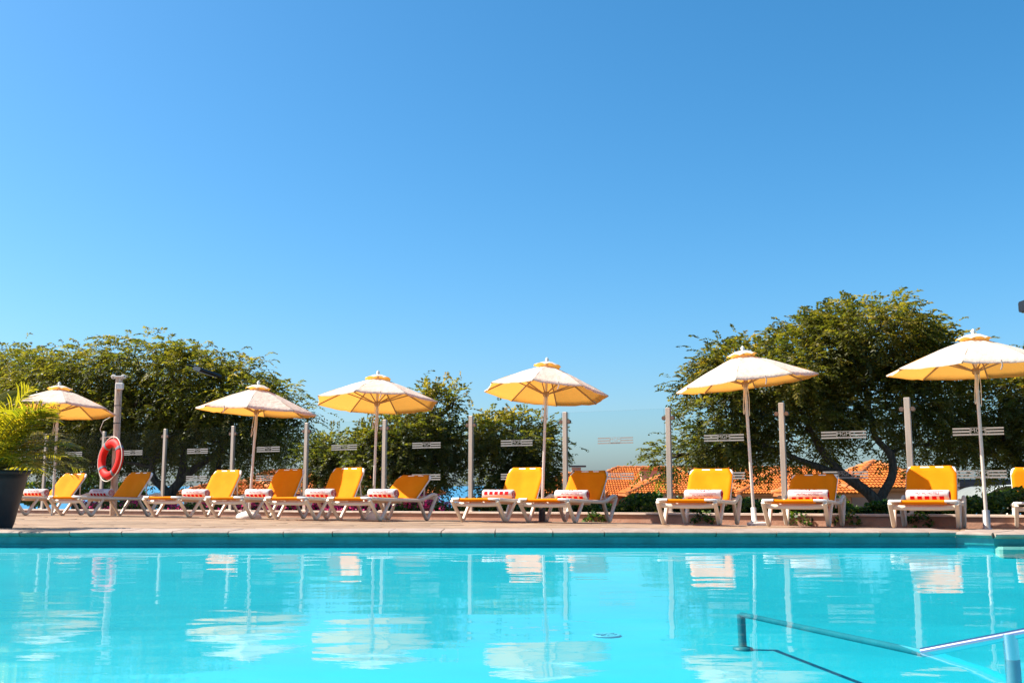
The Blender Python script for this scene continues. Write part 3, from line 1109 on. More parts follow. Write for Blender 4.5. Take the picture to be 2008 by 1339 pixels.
#           finial px,py ; pole low px,py ; Y ; radius ; base type
PAR = [(116.7, 749.8, 103.5, 985, 15.98, .875, 'none', 'white parasol at the far left behind the potted palm'),
       (507.3, 748.0, 488.5, 1005, 15.14, .885, 'dome', 'second parasol from the left, tilted, on a white dome base'),
       (741.4, 728.0, 732.0, 1005, 14.41, .888, 'dome', 'parasol in the left half with an open yellow underside and white dome base'),
       (1072.8, 702.4, 1063.0, 1005, 13.59, .845, 'pipe', 'middle parasol with bright yellow underside on a black pipe foot'),
       (1456.0, 680.0, 1479.0, 1019, 12.35, .86, 'slab', 'white parasol leaning left before the big right tree, on a pale slab'),
       (1908.0, 647.0, 1935.4, 1031.7, 11.19, .95, 'sleeve', 'largest white parasol at the right edge with a grey sleeve foot')]
for i, (fx, fy, lx_, ly_, Y, rad, base, lab) in enumerate(PAR):
    lo = at(lx_, ly_, Y)
    zg = zd(lo.x, Y)
    hi = at(fx, fy, Y)
    d = hi - lo
    # foot of the pole on the deck
    k = (zg - lo.z) / d.z
    foot = lo + d * k
    foot.z = zd(foot.x, foot.y)
    L_ = (hi - foot).length
    o = make_parasol(rad, L_, rise=.345 if i != 3 else .37, seed=20 + i)
    tilt = Vector((0, 0, 1)).rotation_difference((hi - foot).normalized()).to_euler()
    ct = Euler(([-.085, -.01, -.10, -.10, .0, .0][i], [0, .02, 0, .045, -.075, 0][i], 0)).to_matrix()   # the canopy sits askew on its pole
    pv = Vector((0, 0, L_ - .30))
    for ch in o.children:
        if ch.name.split('.')[0] in ('canopy_panel', 'rib', 'strut', 'vent_cap', 'crown_hub', 'tie_strap'):
            ch.location = pv - ct @ pv; ch.rotation_euler = ct.to_euler()
    o.location = foot; o.rotation_euler = tilt
    tag(o, lab, 'parasol', 'parasols between the sun loungers')
    if base != 'none':
        b = MB(); nm = 'base'
        if base == 'dome':
            b.lathe([(.18, .0), (.185, .02), (.165, .055), (.11, .085), (.05, .10), (.03, .13), (.026, .13)], n=20); m_ = M['base_white']
        elif base == 'pipe':
            b.lathe([(.14, 0), (.14, .012), (.05, .016), (.043, .022), (.043, .26), (.034, .265)], n=16); m_ = M['black']
        elif base == 'slab':
            b.box((.03, 0, .020), (.20, .20, .04), bev=.008); b.lathe([(.045, .045), (.045, .06), (.032, .065), (.032, .21), (.026, .215)], n=14); m_ = M['base_white']
        else:
            b.lathe([(.05, 0), (.05, .012), (.038, .016), (.038, .20), (.030, .205)], n=14); m_ = M['grey_metal']
        b.build('base', m_, o)

# ------------------------------------------------------------------ lifebuoy and its post
top = at(232, 740, 17.4); lowp = at(222, 1003, 17.4)
pz = zd(lowp.x, 17.4)
post = empty('timber_post', (lowp.x, 17.4, pz))
tag(post, 'tall weathered timber post with peeling white paint by the fence', 'post')
H_ = top.z - pz
tx = (top.x - lowp.x) * .6
b = MB(); b.bar([(0, 0, 0), (tx * .5, 0, H_ * .5), (tx, 0, H_)], .097, .092, (1, 0, 0), .14); b.build('shaft', M['timber'], post)
b = MB(); b.box((tx + .045, -.075, H_ - .16), (.13, .07, .11), bev=.01); b.build('junction_box', M['base_white'], post)
for sx in (-1, 1):
    b = MB(); b.tube([(tx + sx * .085 + .04 * math.cos(a_), -.03, H_ + .01 + .032 * math.sin(a_)) for a_ in np.linspace(0, 2 * math.pi, 13)], .008, 6); b.build('ring_hook', M['base_white'], post)
b = MB(); b.box((tx, 0, H_ + .012), (.20, .13, .022), bev=.004); b.build('top_plate', M['base_white'], post)
for z in (.30, .75, 1.10, 1.55, 1.85):
    b = MB(); b.box((tx * z / H_, 0, z), (.102, .097, .012)); b.build('steel_band', M['black'], post)
b = MB(); b.tube([(tx * .75 - .06, -.03, H_ * .72), (-.24, -.02, H_ * .68), (-.30, 0, H_ * .62), (-.22, -.02, H_ * .56), (tx * .5 - .06, -.03, H_ * .57)], .005, 6); b.build('cable', M['rope'], post)

ringc = at(217.5, 900, 17.25)
buoy = empty('lifebuoy', ringc)
buoy.rotation_euler = (R(-6), R(8), R(-40))
tag(buoy, 'red lifebuoy with grey bands and white rope hanging on the timber post', 'lifebuoy')
RO, RI = .345, .205
rc, rt = (RO + RI) / 2, (RO - RI) / 2
def torus(b, r0, ra, rb_, n=40, m=14, a0=0, a1=2 * math.pi, off=0):
    vs = []; closed = abs(a1 - a0 - 2 * math.pi) < 1e-6
    for i in range(n if closed else n + 1):
        a_ = a0 + (a1 - a0) * i / n
        for j in range(m):
            c_ = 2 * math.pi * j / m
            rr_ = r0 + ra * math.cos(c_)
            vs.append((rr_ * math.cos(a_), rb_ * math.sin(c_), rr_ * math.sin(a_)))
    fs = []
    for i in range(n):
        i2 = (i + 1) % n if closed else i + 1
        for j in range(m):
            j2 = (j + 1) % m
            fs.append((i * m + j, i * m + j2, i2 * m + j2, i2 * m + j))
    b.add(vs, fs, True)
b = MB(); torus(b, rc, rt, rt * .8); b.build('ring', M['red'], buoy)
for k in range(4):
    a_ = R(45 + 90 * k)
    b = MB(); torus(b, rc, rt + .006, rt * .8 + .006, 4, 14, a_ - R(5), a_ + R(5)); b.build('band', M['band'], buoy)
b = MB()
for k in range(4):
    a0, a1 = R(45 + 90 * k), R(135 + 90 * k)
    b.tube([((RO + .010 + .020 * math.sin(math.pi * t) ** 1) * math.cos(a0 + (a1 - a0) * t), -.02, (RO + .010 + .020 * math.sin(math.pi * t)) * math.sin(a0 + (a1 - a0) * t)) for t in np.linspace(0, 1, 11)], .008, 6)
b.build('grab_rope', M['rope'], buoy)

# ------------------------------------------------------------------ planter pot and palm
pc = at(-34, 1037, 9.55)
pc.z = zd(pc.x, pc.y)
pot = empty('planter_pot', pc)
tag(pot, 'black tapered planter holding a palm at the left edge of the deck', 'planter')
b = MB(); b.lathe([(.235, 0), (.245, .012), (.262, .06), (.30, .25), (.345, .46), (.352, .50), (.372, .502), (.374, .548), (.345, .55), (.335, .50)], n=36); b.build('body', M['pot'], pot)
b = MB(); b.lathe([(.33, .40), (.345, .505), (.1, .515)], n=24); b.build('soil', M['soil'], pot)

def palm(root, z0, n_fr=30):
    rr_ = random.Random(5)
    for k in range(n_fr):
        az = 2 * math.pi * k / n_fr * 2.618 + rr_.uniform(-.2, .2)
        L_ = rr_.uniform(.70, 1.14)
        up = rr_.uniform(.22, 1.42)
        L_ *= 1.12 if up > 1.0 else (.84 if up < .6 else 1)
        d = Vector((math.cos(az) * math.cos(up), math.sin(az) * math.cos(up), math.sin(up)))
        b0 = Vector((.05 * math.cos(az), .05 * math.sin(az), z0))
        P = []
        for t in np.linspace(0, 1, 12):
            P.append(b0 + d * (L_ * t) + Vector((0, 0, -.40 * L_ * t * t)) + Vector((0, 0, .02)))
        mb = MB(); mb.tube(P, [.010 * (1 - .8 * i / 11) + .001 for i in range(12)], 5)
        fr = mb.build('frond', M['palm_stem'], root)
        V = []; F = []; A = []
        base_t = rr_.uniform(.15, .7)
        m = 26
        for j in range(m):
            t = .14 + .86 * j / (m - 1)
            f_ = t * 11; i = min(10, int(f_)); p = P[i].lerp(P[i + 1], f_ - i)
            tg = (P[i + 1] - P[i]).normalized()
            side = tg.cross(Vector((0, 0, 1)))
            if side.length < .05: side = Vector((1, 0, 0))
            side.normalize(); nrm = side.cross(tg)
            ll = .30 * math.sin(math.pi * (.12 + .80 * t)) ** .7 * rr_.uniform(.85, 1.1) * (L_ / .8)
            for s in (-1, 1):
                dr = (side * s * .80 + tg * .62 + nrm * rr_.uniform(.02, .32)).normalized()
                q1 = p + dr * ll * .5 + Vector((0, 0, -.02 * ll)); q2 = p + dr * ll + Vector((0, 0, -.26 * ll))
                wv = dr.cross(nrm).normalized() * .0085
                n_ = len(V)
                V += [p - wv * .5, p + wv * .5, q1 + wv, q1 - wv, q2]
                F += [(n_, n_ + 1, n_ + 2, n_ + 3), (n_ + 3, n_ + 2, n_ + 4, n_ + 4)]
                A += [min(1, max(0, base_t + rr_.uniform(-.2, .25)))] * 2
        # quads and tris: make the tip a thin quad
        V2 = []; F2 = []
        for q in range(0, len(V), 5):
            a_, b_, c_, d_, e_ = V[q:q + 5]
            wv = (c_ - d_) * .08
            n_ = len(V2); V2 += [a_, b_, c_, d_, e_ - wv, e_ + wv]
            F2 += [(n_, n_ + 1, n_ + 2, n_ + 3), (n_ + 3, n_ + 2, n_ + 5, n_ + 4)]
        np_mesh('leaflets', np.array([tuple(v) for v in V2]), np.array(F2), LEAF_P, fr, np.array(A))

M['palm_stem'] = pbr('palm stem', (.22, .17, .03), (.30, .24, .05), scale=6, rough=.5)
pm = empty('potted_palm', (pc.x, pc.y, pc.z + .50))
tag(pm, 'yellow green feather palm growing in the black planter', 'palm')
palm(pm, .02, 52)

# ------------------------------------------------------------------ pool handrail, drain
hr = empty('pool_handrail', (1.4, 2.9, WATER_Z))
tag(hr, 'stainless steel handrail dipping into the pool water at lower right', 'handrail')
hi_ = Matrix.Translation(hr.location).inverted()
def W(o): o.matrix_parent_inverse = hi_; return o
fl = ray_z(1466, 1275, -.298)
T0 = at(1453, 1204, fl.y); T1 = ray_z(1810, 1277, WATER_Z)
T2 = at(2012, 1239, T1.y - .15); T2 = T1 + (T2 - T1) * 2.2; T3 = T1 + (T2 - T1) * 2.0
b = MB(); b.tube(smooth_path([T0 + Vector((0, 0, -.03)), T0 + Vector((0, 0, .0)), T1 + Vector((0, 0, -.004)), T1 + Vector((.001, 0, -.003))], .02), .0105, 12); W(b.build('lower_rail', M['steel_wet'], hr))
b = MB(); b.tube(smooth_path([T1 + Vector((-.003, .002, -.003)), T2, T3, T3 + Vector((.28, 0, -.02)), T3 + Vector((.33, 0, -.8))], .08), .0135, 14); W(b.build('upper_rail', M['steel'], hr))
fz = floor_z(T0.y)
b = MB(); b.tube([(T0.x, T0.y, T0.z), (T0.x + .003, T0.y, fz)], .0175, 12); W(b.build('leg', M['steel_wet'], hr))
b = MB(); b.lathe([(.042, 0), (.042, .008), (.02, .014)], (T0.x + .003, T0.y, fz), 18); W(b.build('flange', M['steel_wet'], hr))
pp = T1.lerp(T2, .385)
b = MB(); b.tube([(pp.x, pp.y, pp.z + .004), (pp.x + .003, pp.y, WATER_Z - .0)], .020, 12); W(b.build('support', M['steel'], hr))
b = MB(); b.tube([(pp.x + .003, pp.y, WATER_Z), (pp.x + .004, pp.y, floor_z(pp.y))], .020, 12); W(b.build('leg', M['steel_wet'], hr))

dr = ray_z(1190, 1247, -.29)
b = MB(); b.lathe([(.062, 0), (.066, .003), (.062, .006), (.05, .006), (.048, .004)], n=28)
for k in range(8):
    a_ = math.pi * 2 * k / 8; b.box((.028 * math.cos(a_), .028 * math.sin(a_), .007), (.04, .006, .004), a_)
o = b.build('pool_drain', M['drain']); o.location = (dr.x, dr.y, floor_z(dr.y) + .001)
tag(o, 'small round pale drain grille set in the pool floor', 'drain')

# ------------------------------------------------------------------ vegetation
def leaflets(pos, axis, nrm, L_, W_):
    """rhombic leaflets: pos, axis, nrm (n,3)"""
    side = np.cross(axis, nrm); side /= np.linalg.norm(side, axis=1, keepdims=True) + 1e-9
    n = len(pos)
    V = np.empty((n, 4, 3))
    L_ = L_[:, None]; W_ = W_[:, None]
    V[:, 0] = pos
    V[:, 1] = pos + axis * L_ * .45 + side * W_
    V[:, 2] = pos + axis * L_
    V[:, 3] = pos + axis * L_ * .45 - side * W_
    F = np.arange(n * 4).reshape(n, 4)
    return V.reshape(-1, 3), F


def unit(a): return a / (np.linalg.norm(a, axis=1, keepdims=True) + 1e-9)


def feathery_crown(centers, radii, n_clusters, fronds, rg, leaf=(.075, .013), frond_len=(.22, .38), droop=.45, pairs=7, crad=.30, yellow=.0):
    """pinnate leaves in clumps over the outer part of a set of ellipsoids"""
    vols = np.array([r[0] * r[1] * r[2] for r in radii]) ** (2 / 3)
    pick = rg.choice(len(centers), n_clusters, p=vols / vols.sum())
    C_ = np.array(centers)[pick]; Rr = np.array(radii)[pick]
    d = unit(rg.normal(size=(n_clusters, 3)) + np.array([0, 0, .25]))
    rad = rg.uniform(.45, 1.0, n_clusters)[:, None] ** .5
    cc = C_ + d * Rr * rad
    size = rg.uniform(.7, 1.3, n_clusters) * crad
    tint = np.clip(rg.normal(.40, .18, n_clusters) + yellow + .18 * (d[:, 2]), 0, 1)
    # fronds
    idx = np.repeat(np.arange(n_clusters), fronds)
    n = len(idx)
    off = rg.normal(size=(n, 3)) * .5
    p0 = cc[idx] + off * size[idx][:, None] * np.array([1, 1, .75])
    dr = unit(d[idx] * .55 + off * .6 + rg.normal(size=(n, 3)) * .45 + np.array([0, 0, .12]))
    FL = rg.uniform(*frond_len, n)
    ft = np.clip(tint[idx] + rg.normal(0, .15, n), 0, 1)
    ts = np.linspace(.12, 1, pairs)
    P = []; A = []; Nn = []; T = []; LL = []
    up = np.array([0, 0, 1.0])
    sd_ = unit(np.cross(dr, up) + 1e-6); nr = np.cross(sd_, dr)
    for t in ts:
        p = p0 + dr * (FL * t)[:, None] - up * (droop * FL * t * t)[:, None]
        tg = unit(dr - up * (2 * droop * t))
        for s in (-1, 1):
            ax = unit(sd_ * s * .8 + tg * .6 - up * .18 + rg.normal(size=(n, 3)) * .18)
            P.append(p); A.append(ax); Nn.append(unit(nr + rg.normal(size=(n, 3)) * .45))
            T.append(np.clip(ft + rg.normal(0, .07, n), 0, 1)); LL.append(leaf[0] * rg.uniform(.75, 1.15, n) * (1 - .35 * abs(t - .5)))
    P = np.concatenate(P); A = np.concatenate(A); Nn = np.concatenate(Nn); T = np.concatenate(T); LL = np.concatenate(LL)
    V, F = leaflets(P, A, Nn, LL, np.full(len(P), leaf[1]) * rg.uniform(.8, 1.2, len(P)))
    return V, F, T, cc


def limb(mb, a, c, r0, r1, rg, wob=.08, n=6, sides=7):
    a, c = np.array(a, float), np.array(c, float)
    L_ = np.linalg.norm(c - a)
    pts_ = []
    ph = rg.uniform(0, 6, 3)
    for i in range(n + 1):
        t = i / n
        p = a + (c - a) * t + wob * L_ * math.sin(math.pi * t) * np.array([math.sin(ph[0] + 4 * t), math.sin(ph[1] + 3 * t), .5 * math.sin(ph[2] + 3 * t)])
        pts_.append(Vector(p))
    mb.tube(pts_, [r0 + (r1 - r0) * i / n for i in range(n + 1)], sides, True)
    return pts_


def make_tree(name, label, base, forks, centers, radii, n_clusters, fronds, leafmat, seed, cat='tree', trunk_r=.13, **kw):
    """base: foot of the trunk; forks: list of polylines (limbs); crown over ellipsoids"""
    rg = np.random.default_rng(seed)
    root = empty(name, base, label=label, cat=cat)
    inv = Matrix.Translation(base).inverted()
    V, F, T, cc = feathery_crown(centers, radii, n_clusters, fronds, rg, **kw)
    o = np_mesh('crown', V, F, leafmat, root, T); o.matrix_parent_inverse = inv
    mb = MB(); tips = []
    for k, fk in enumerate(forks):
        pts_ = smooth_path(fk, .35, 5)
        n = len(pts_)
        mb.tube(pts_, [trunk_r * (1 - .62 * i / (n - 1)) * (1 if k == 0 else .8) for i in range(n)], 10)
        for i in range(n // 2, n): tips.append(pts_[i])
    o = mb.build('trunk', M['bark'], root); o.matrix_parent_inverse = inv
    mb = MB()
    tips = np.array([tuple(t) for t in tips])
    # main boughs to the lobe centres, then twigs to clumps
    nodes = list(tips)
    for c_, r_ in zip(centers, radii):
        c_ = np.array(c_); 
        d = np.linalg.norm(tips - c_, axis=1); a = tips[np.argmin(d)]
        ps = limb(mb, a, c_ + np.array([0, 0, -.25 * r_[2]]), trunk_r * .36, trunk_r * .16, rg, .12)
        loc = [np.array(tuple(p)) for p in ps[2:]]
        for q in range(6):
            dd = unit(rg.normal(size=(1, 3)))[0]; dd[2] = abs(dd[2]) * .7
            e_ = c_ + dd * np.array(r_) * .62
            st = loc[rg.integers(0, len(loc))]
            ps2 = limb(mb, st, e_, trunk_r * .15, trunk_r * .06, rg, .12, 5, 5)
            loc2 = [np.array(tuple(p)) for p in ps2[2:]]
            nodes += loc2
    nodes = np.array([tuple(p) for p in nodes])
    sel = rg.choice(len(cc), min(len(cc), 260), replace=False)
    for i in sel:
        d = np.linalg.norm(nodes - cc[i], axis=1); a = nodes[np.argmin(d)]
        if d.min() > .05: limb(mb, a, cc[i], trunk_r * .055, trunk_r * .02, rg, .1, 3, 4)
    o = mb.build('branches', M['bark'], root); o.matrix_parent_inverse = inv
    return root


def lobes(L_, Y):
    """(px, py, half width px, half height px, dY) -> centres, radii"""
    C_, Rr = [], []
    for (px, py, hw, hh, dy) in L_:
        p = at(px, py + .08 * hh + 4, Y + dy); k = (Y + dy) / 2000 * .90
        C_.append(tuple(p)); Rr.append((hw * k, min(hw, 150) * k * .9, hh * k))
    return C_, Rr


def P3(px, py, Y): return tuple(at(px, py, Y))


# big tree at the right
Y = 18.0
C_, Rr = lobes([(1690, 650, 135, 66, 0), (1600, 690, 105, 72, .3), (1790, 690, 95, 75, .2), (1500, 730, 110, 62, -.3), (1410, 790, 78, 110, -.2),
                (1420, 700, 55, 35, 0), (1560, 820, 130, 85, .4), (1700, 780, 130, 80, .6), (1840, 730, 75, 80, .5), (1400, 870, 75, 40, 0), (1480, 885, 80, 35, .3), (1312, 888, 28, 22, 0), (1830, 850, 90, 60, .8)], Y)
make_tree('feathery_tree', 'largest feathery tree with forked dark trunk behind the two right parasols', Vector(P3(1722, 1012, Y)),
          [[P3(1722, 1020, Y), P3(1718, 980, Y), P3(1690, 955, Y), P3(1640, 920, Y), P3(1600, 870, Y), P3(1570, 800, Y)],
           [P3(1722, 1005, Y), P3(1728, 972, Y), P3(1752, 935, Y), P3(1750, 890, Y), P3(1715, 860, Y), P3(1700, 780, Y), P3(1690, 700, Y)],
           [P3(1690, 957, Y), P3(1660, 935, Y), P3(1560, 900, Y), P3(1470, 860, Y)]],
          C_, Rr, 680, 13, LEAF_B, 3, trunk_r=.115, leaf=(.090, .0165), frond_len=(.22, .36), droop=.40, pairs=7, crad=.30, yellow=.02)
# far right tree, partly out of the frame
Y = 19.0
C_, Rr = lobes([(1960, 780, 110, 75, 0), (2060, 750, 120, 90, 0), (1950, 870, 90, 55, .2), (2060, 860, 110, 70, 0), (1900, 800, 50, 70, .5)], Y)
make_tree('feathery_tree', 'dense tree behind the right edge parasol, cut off by the frame', Vector(P3(2050, 1012, Y)),
          [[P3(2050, 1020, Y), P3(2045, 960, Y), P3(1990, 900, Y), P3(1960, 840, Y)], [P3(2046, 970, Y), P3(2060, 900, Y), P3(2070, 820, Y)]],
          C_, Rr, 270, 13, LEAF_B, 4, trunk_r=.12, leaf=(.090, .0165), frond_len=(.22, .36), droop=.40, pairs=7, crad=.30, yellow=.02)
# middle trees
Y = 20.0
C_, Rr = lobes([(1010, 850, 80, 48, 0), (985, 910, 75, 60, .2), (1060, 880, 40, 50, .2), (945, 850, 40, 40, .1), (1030, 950, 60, 40, .2), (1090, 930, 22, 40, .3)], Y)
make_tree('bushy_tree', 'bushy round tree behind the middle parasol pole', Vector(P3(1000, 1005, Y)),
          [[P3(1000, 1012, Y), P3(1002, 960, Y), P3(990, 910, Y)], [P3(1001, 975, Y), P3(1030, 930, Y), P3(1040, 880, Y)]],
          C_, Rr, 230, 11, LEAF_B, 5, trunk_r=.10, leaf=(.080, .017), frond_len=(.16, .28), droop=.3, pairs=6, crad=.26)
C_, Rr = lobes([(850, 800, 46, 40, 0), (800, 850, 80, 50, .1), (770, 900, 78, 50, 0), (850, 900, 70, 60, .3), (885, 850, 36, 50, .2), (730, 870, 35, 45, 0), (720, 925, 50, 40, .2), (890, 780, 16, 26, 0), (840, 765, 12, 18, 0)], Y - .6)
make_tree('bushy_tree', 'bushy tree with a ragged top right of the third parasol pole', Vector(P3(820, 1005, Y)),
          [[P3(820, 1012, Y - .6), P3(815, 960, Y - .6), P3(800, 900, Y - .6)], [P3(817, 975, Y - .6), P3(850, 920, Y - .6), P3(855, 840, Y - .6)]],
          C_, Rr, 290, 11, LEAF_B, 6, trunk_r=.10, leaf=(.080, .017), frond_len=(.16, .28), droop=.3, pairs=6, crad=.26)
C_, Rr = lobes([(650, 882, 44, 36, 0), (640, 910, 40, 30, .1), (680, 905, 30, 34, .2)], Y + .5)
make_tree('bushy_tree', 'low bushy tree between the second and third parasols', Vector(P3(655, 1005, Y + .5)),
          [[P3(655, 1010, Y + .5), P3(652, 960, Y + .5), P3(650, 905, Y + .5)]],
          C_, Rr, 80, 12, LEAF_B, 7, trunk_r=.07, leaf=(.080, .017), frond_len=(.16, .28), droop=.3, pairs=6, crad=.26)
# left trees
Y = 23.0
C_, Rr = lobes([(270, 702, 100, 46, 0), (170, 732, 115, 50, .3), (360, 740, 110, 60, 0), (450, 780, 100, 66, -.2), (535, 800, 60, 58, -.1), (300, 800, 130, 60, .3), (420, 850, 110, 45, .3), (540, 860, 60, 38, 0), (100, 750, 90, 60, .4), (200, 820, 120, 60, .6), (250, 870, 90, 40, .9), (350, 870, 100, 36, .9), (470, 885, 90, 30, .9), (120, 880, 70, 36, .9), (470, 730, 50, 26, .1), (575, 820, 28, 40, 0)], Y)
make_tree('weeping_tree', 'wide feathery tree at left with a forked trunk right of the lifebuoy', Vector(P3(335, 995, Y)),
          [[P3(335, 1005, Y), P3(333, 968, Y), P3(352, 945, Y), P3(385, 915, Y), P3(425, 890, Y), P3(455, 840, Y)],
           [P3(334, 975, Y), P3(322, 958, Y), P3(296, 935, Y), P3(300, 900, Y), P3(340, 870, Y), P3(330, 800, Y)],
           [P3(352, 945, Y), P3(362, 900, Y), P3(350, 850, Y)]],
          C_, Rr, 740, 12, LEAF_A, 8, trunk_r=.125, leaf=(.105, .0145), frond_len=(.30, .50), droop=.55, pairs=8, crad=.36)
Y = 24.5
C_, Rr = lobes([(40, 730, 80, 50, 0), (-40, 760, 90, 70, 0), (60, 800, 90, 60, .2), (140, 850, 80, 45, .2), (10, 860, 80, 60, .2)], Y)
make_tree('weeping_tree', 'feathery tree at the far left edge above the potted palm', Vector(P3(150, 990, Y)),
          [[P3(150, 1000, Y), P3(146, 940, Y), P3(138, 890, Y), P3(90, 820, Y)], [P3(140, 900, Y), P3(60, 850, Y), P3(10, 790, Y)]],
          C_, Rr, 270, 12, LEAF_A, 9, trunk_r=.12, leaf=(.105, .0145), frond_len=(.30, .50), droop=.55, pairs=8, crad=.36)


def leaf_box(name, label, cat, s0, s1, off0, off1, z0, z1, n, leafmat, seed, leaf=(.05, .024), group=None, flowers=0, bumps=.25, fl_size=.035, trail=0):
    """shrub in the planter between s0 and s1 along the fence, off from the fence plane (negative = behind)"""
    rg = np.random.default_rng(seed)
    sm = (s0 + s1) / 2
    p = fence_pt(sm, (off0 + off1) / 2)
    base = Vector((p[0], p[1], wall_top(sm) - .03))
    root = empty(name, base, label=label, cat=cat, group=group)
    inv = Matrix.Translation(base).inverted()
    def sample(n, shell=False):
        u = rg.uniform(0, 1, n); s = s0 + (s1 - s0) * u
        o_ = rg.uniform(off0, off1, n)
        env = (1 - bumps) + bumps * np.sin(s * 5.1 + seed) * np.sin(s * 2.3 + 1 + seed)
        env *= np.clip(np.minimum(u, 1 - u) * 5, .35, 1)
        v = rg.uniform(0, 1, n) ** .7
        if shell: v = .35 + .65 * v
        z = z0 + (z1 - z0) * v * env
        q = F_B[None, :] + F_DIR[None, :] * s[:, None] + F_NRM[None, :] * o_[:, None]
        return np.column_stack([q, z + np.array([wall_top(t) for t in s])])
    P = sample(n)
    A = unit(rg.normal(size=(n, 3)) + np.array([F_NRM[0] * .8, F_NRM[1] * .8, .2])); Nn = unit(rg.normal(size=(n, 3)) * .7 + np.array([0, -.3, 1]))
    V, F = leaflets(P, A, Nn, leaf[0] * rg.uniform(.7, 1.2, n), leaf[1] * rg.uniform(.7, 1.2, n))
    o = np_mesh('foliage', V, F, leafmat, root, np.clip(rg.normal(.48, .22, n), 0, 1)); o.matrix_parent_inverse = inv
    if flowers:
        # bracts in small bunches
        nb = max(3, flowers // 22)
        cc = sample(nb, True); cc[:, 0] += F_NRM[0] * .05; cc[:, 1] += F_NRM[1] * .05
        idx = rg.integers(0, nb, flowers)
        P = cc[idx] + rg.normal(size=(flowers, 3)) * .045
        A = unit(rg.normal(size=(flowers, 3)) + np.array([F_NRM[0], F_NRM[1], .1])); Nn = unit(rg.normal(size=(flowers, 3)))
        V, F = leaflets(P, A, Nn, fl_size * rg.uniform(.8, 1.3, flowers), fl_size * .55 * rg.uniform(.8, 1.3, flowers))
        o = np_mesh('flowers', V, F, PETAL, root, np.clip(rg.normal(.5, .25, flowers), 0, 1)); o.matrix_parent_inverse = inv
    # stems
    mb = MB()
    for k in range(6):
        a = sample(1)[0]; g = a.copy(); g[2] = wall_top(sm) - .05
        limb(mb, g, a, .012, .005, rg, .1, 3, 5)
    o = mb.build('stems', M['bark'], root, kind='stuff'); o.matrix_parent_inverse = inv
    return root


def fs_at(px): return fence_s(px, 0.2)


hedges = [(868, 1010, .24, 'dark green hedge section behind the glass under the middle bushy tree'),
          (1010, 1180, .24, 'dark green hedge section behind the lounger shaded by the middle parasol'),
          (1180, 1345, .27, 'dark leafy hedge in the gap between the middle and right loungers, before tiled roofs'),
          (1345, 1500, .25, 'leafy hedge behind the sunny lounger left of the pole on a pale slab'),
          (1500, 1660, .22, 'leafy hedge behind the reclined lounger at right'),
          (1660, 1850, .20, 'low hedge around the forked trunk of the largest tree'),
          (1850, 2080, .30, 'bright green hedge beside the largest parasol pole')]
for i, (a, c, h, lab) in enumerate(hedges):
    leaf_box('hedge', lab, 'hedge', fs_at(a), fs_at(c), -.75, -.10, -.02, h, 3600, LEAF_H, 40 + i, group='hedge plants behind the glass fence')
boug = [(140, 215, .20, 500, 'bougainvillea with few pink flowers left of the lifebuoy post'),
        (225, 320, .21, 800, 'pink flowering bougainvillea just right of the lifebuoy post'),
        (330, 440, .19, 700, 'bougainvillea with yellow green leaves under the sunlit yellow lounger'),
        (440, 540, .20, 1000, 'bougainvillea with pink blooms by the white dome base of the second parasol'),
        (540, 650, .25, 2400, 'bougainvillea in the densest magenta bloom under the half shaded lounger'),
        (650, 760, .20, 1100, 'bougainvillea with dark pink blooms by the third parasol base'),
        (760, 870, .21, 600, 'green bougainvillea with a few pink blooms behind the reclined lounger')]
for i, (a, c, h, fl, lab) in enumerate(boug):
    leaf_box('flowering_shrub', lab, 'shrub', fs_at(a), fs_at(c), -.55, -.08, -.03, h, 1500, LEAF_H, 60 + i, group='bougainvilleas along the fence', flowers=fl, leaf=(.05, .02))
# trailing sprigs over the wall
for i, (px, lab) in enumerate([(1390, 'small green sprig hanging over the wall below the sunny right lounger'), (1575, 'yellow green sprig trailing over the wall under the reclined right lounger'), (1668, 'dark creeping sprig on the wall left of the frontal lounger'), (1180, 'yellow green sprig spilling over the wall behind the middle shaded lounger'), (1808, 'tiny sprig over the wall under the frontal lounger')]):
    s = fs_at(px)
    leaf_box('trailing_plant', lab, 'plant', s - .16, s + .16, .16, .30, -.13, .03, 90, LEAF_H, 80 + i, group='sprigs hanging over the planter wall', leaf=(.055, .024), bumps=.1)
# garden shrubs beyond the fence on the left
def round_shrub(label, px, py, Y, hw, hh, n, seed, mat_=None):
    rg = np.random.default_rng(seed)
    c_ = at(px, py, Y); k = Y / 2000
    g = Vector((c_.x, c_.y, c_.z - hh * k))
    root = empty('garden_shrub', g, label=label, cat='shrub', group='garden shrubs beyond the fence')
    inv = Matrix.Translation(g).inverted()
    d = unit(rg.normal(size=(n, 3))); r_ = rg.uniform(.5, 1, n)[:, None] ** .4
    P = np.array(tuple(c_)) + d * r_ * np.array([hw * k, hw * k * .8, hh * k]) * (1 + .12 * np.sin(d[:, :1] * 7 + seed) * np.sin(d[:, 2:] * 6))
    A = unit(d + rg.normal(size=(n, 3)) * .8)
    V, F = leaflets(P, A, unit(rg.normal(size=(n, 3)) + np.array([0, 0, .6])), .11 * rg.uniform(.7, 1.2, n), .035 * rg.uniform(.7, 1.2, n))
    o = np_mesh('foliage', V, F, mat_ or LEAF_H, root, np.clip(rg.normal(.5, .2, n), 0, 1)); o.matrix_parent_inverse = inv
    mb = MB()
    for q in range(5):
        e_ = P[rg.integers(0, n)]; limb(mb, (g.x, g.y, g.z - .3), e_, .03, .01, rg, .1, 3, 5)
    o = mb.build('stems', M['bark'], root, kind='stuff'); o.matrix_parent_inverse = inv
round_shrub('grey green shrub low behind the planter at far left', 75, 968, 26, 48, 20, 1500, 90)
round_shrub('clipped dark shrub between the first lounger and the lifebuoy', 178, 952, 27, 42, 20, 1800, 91)
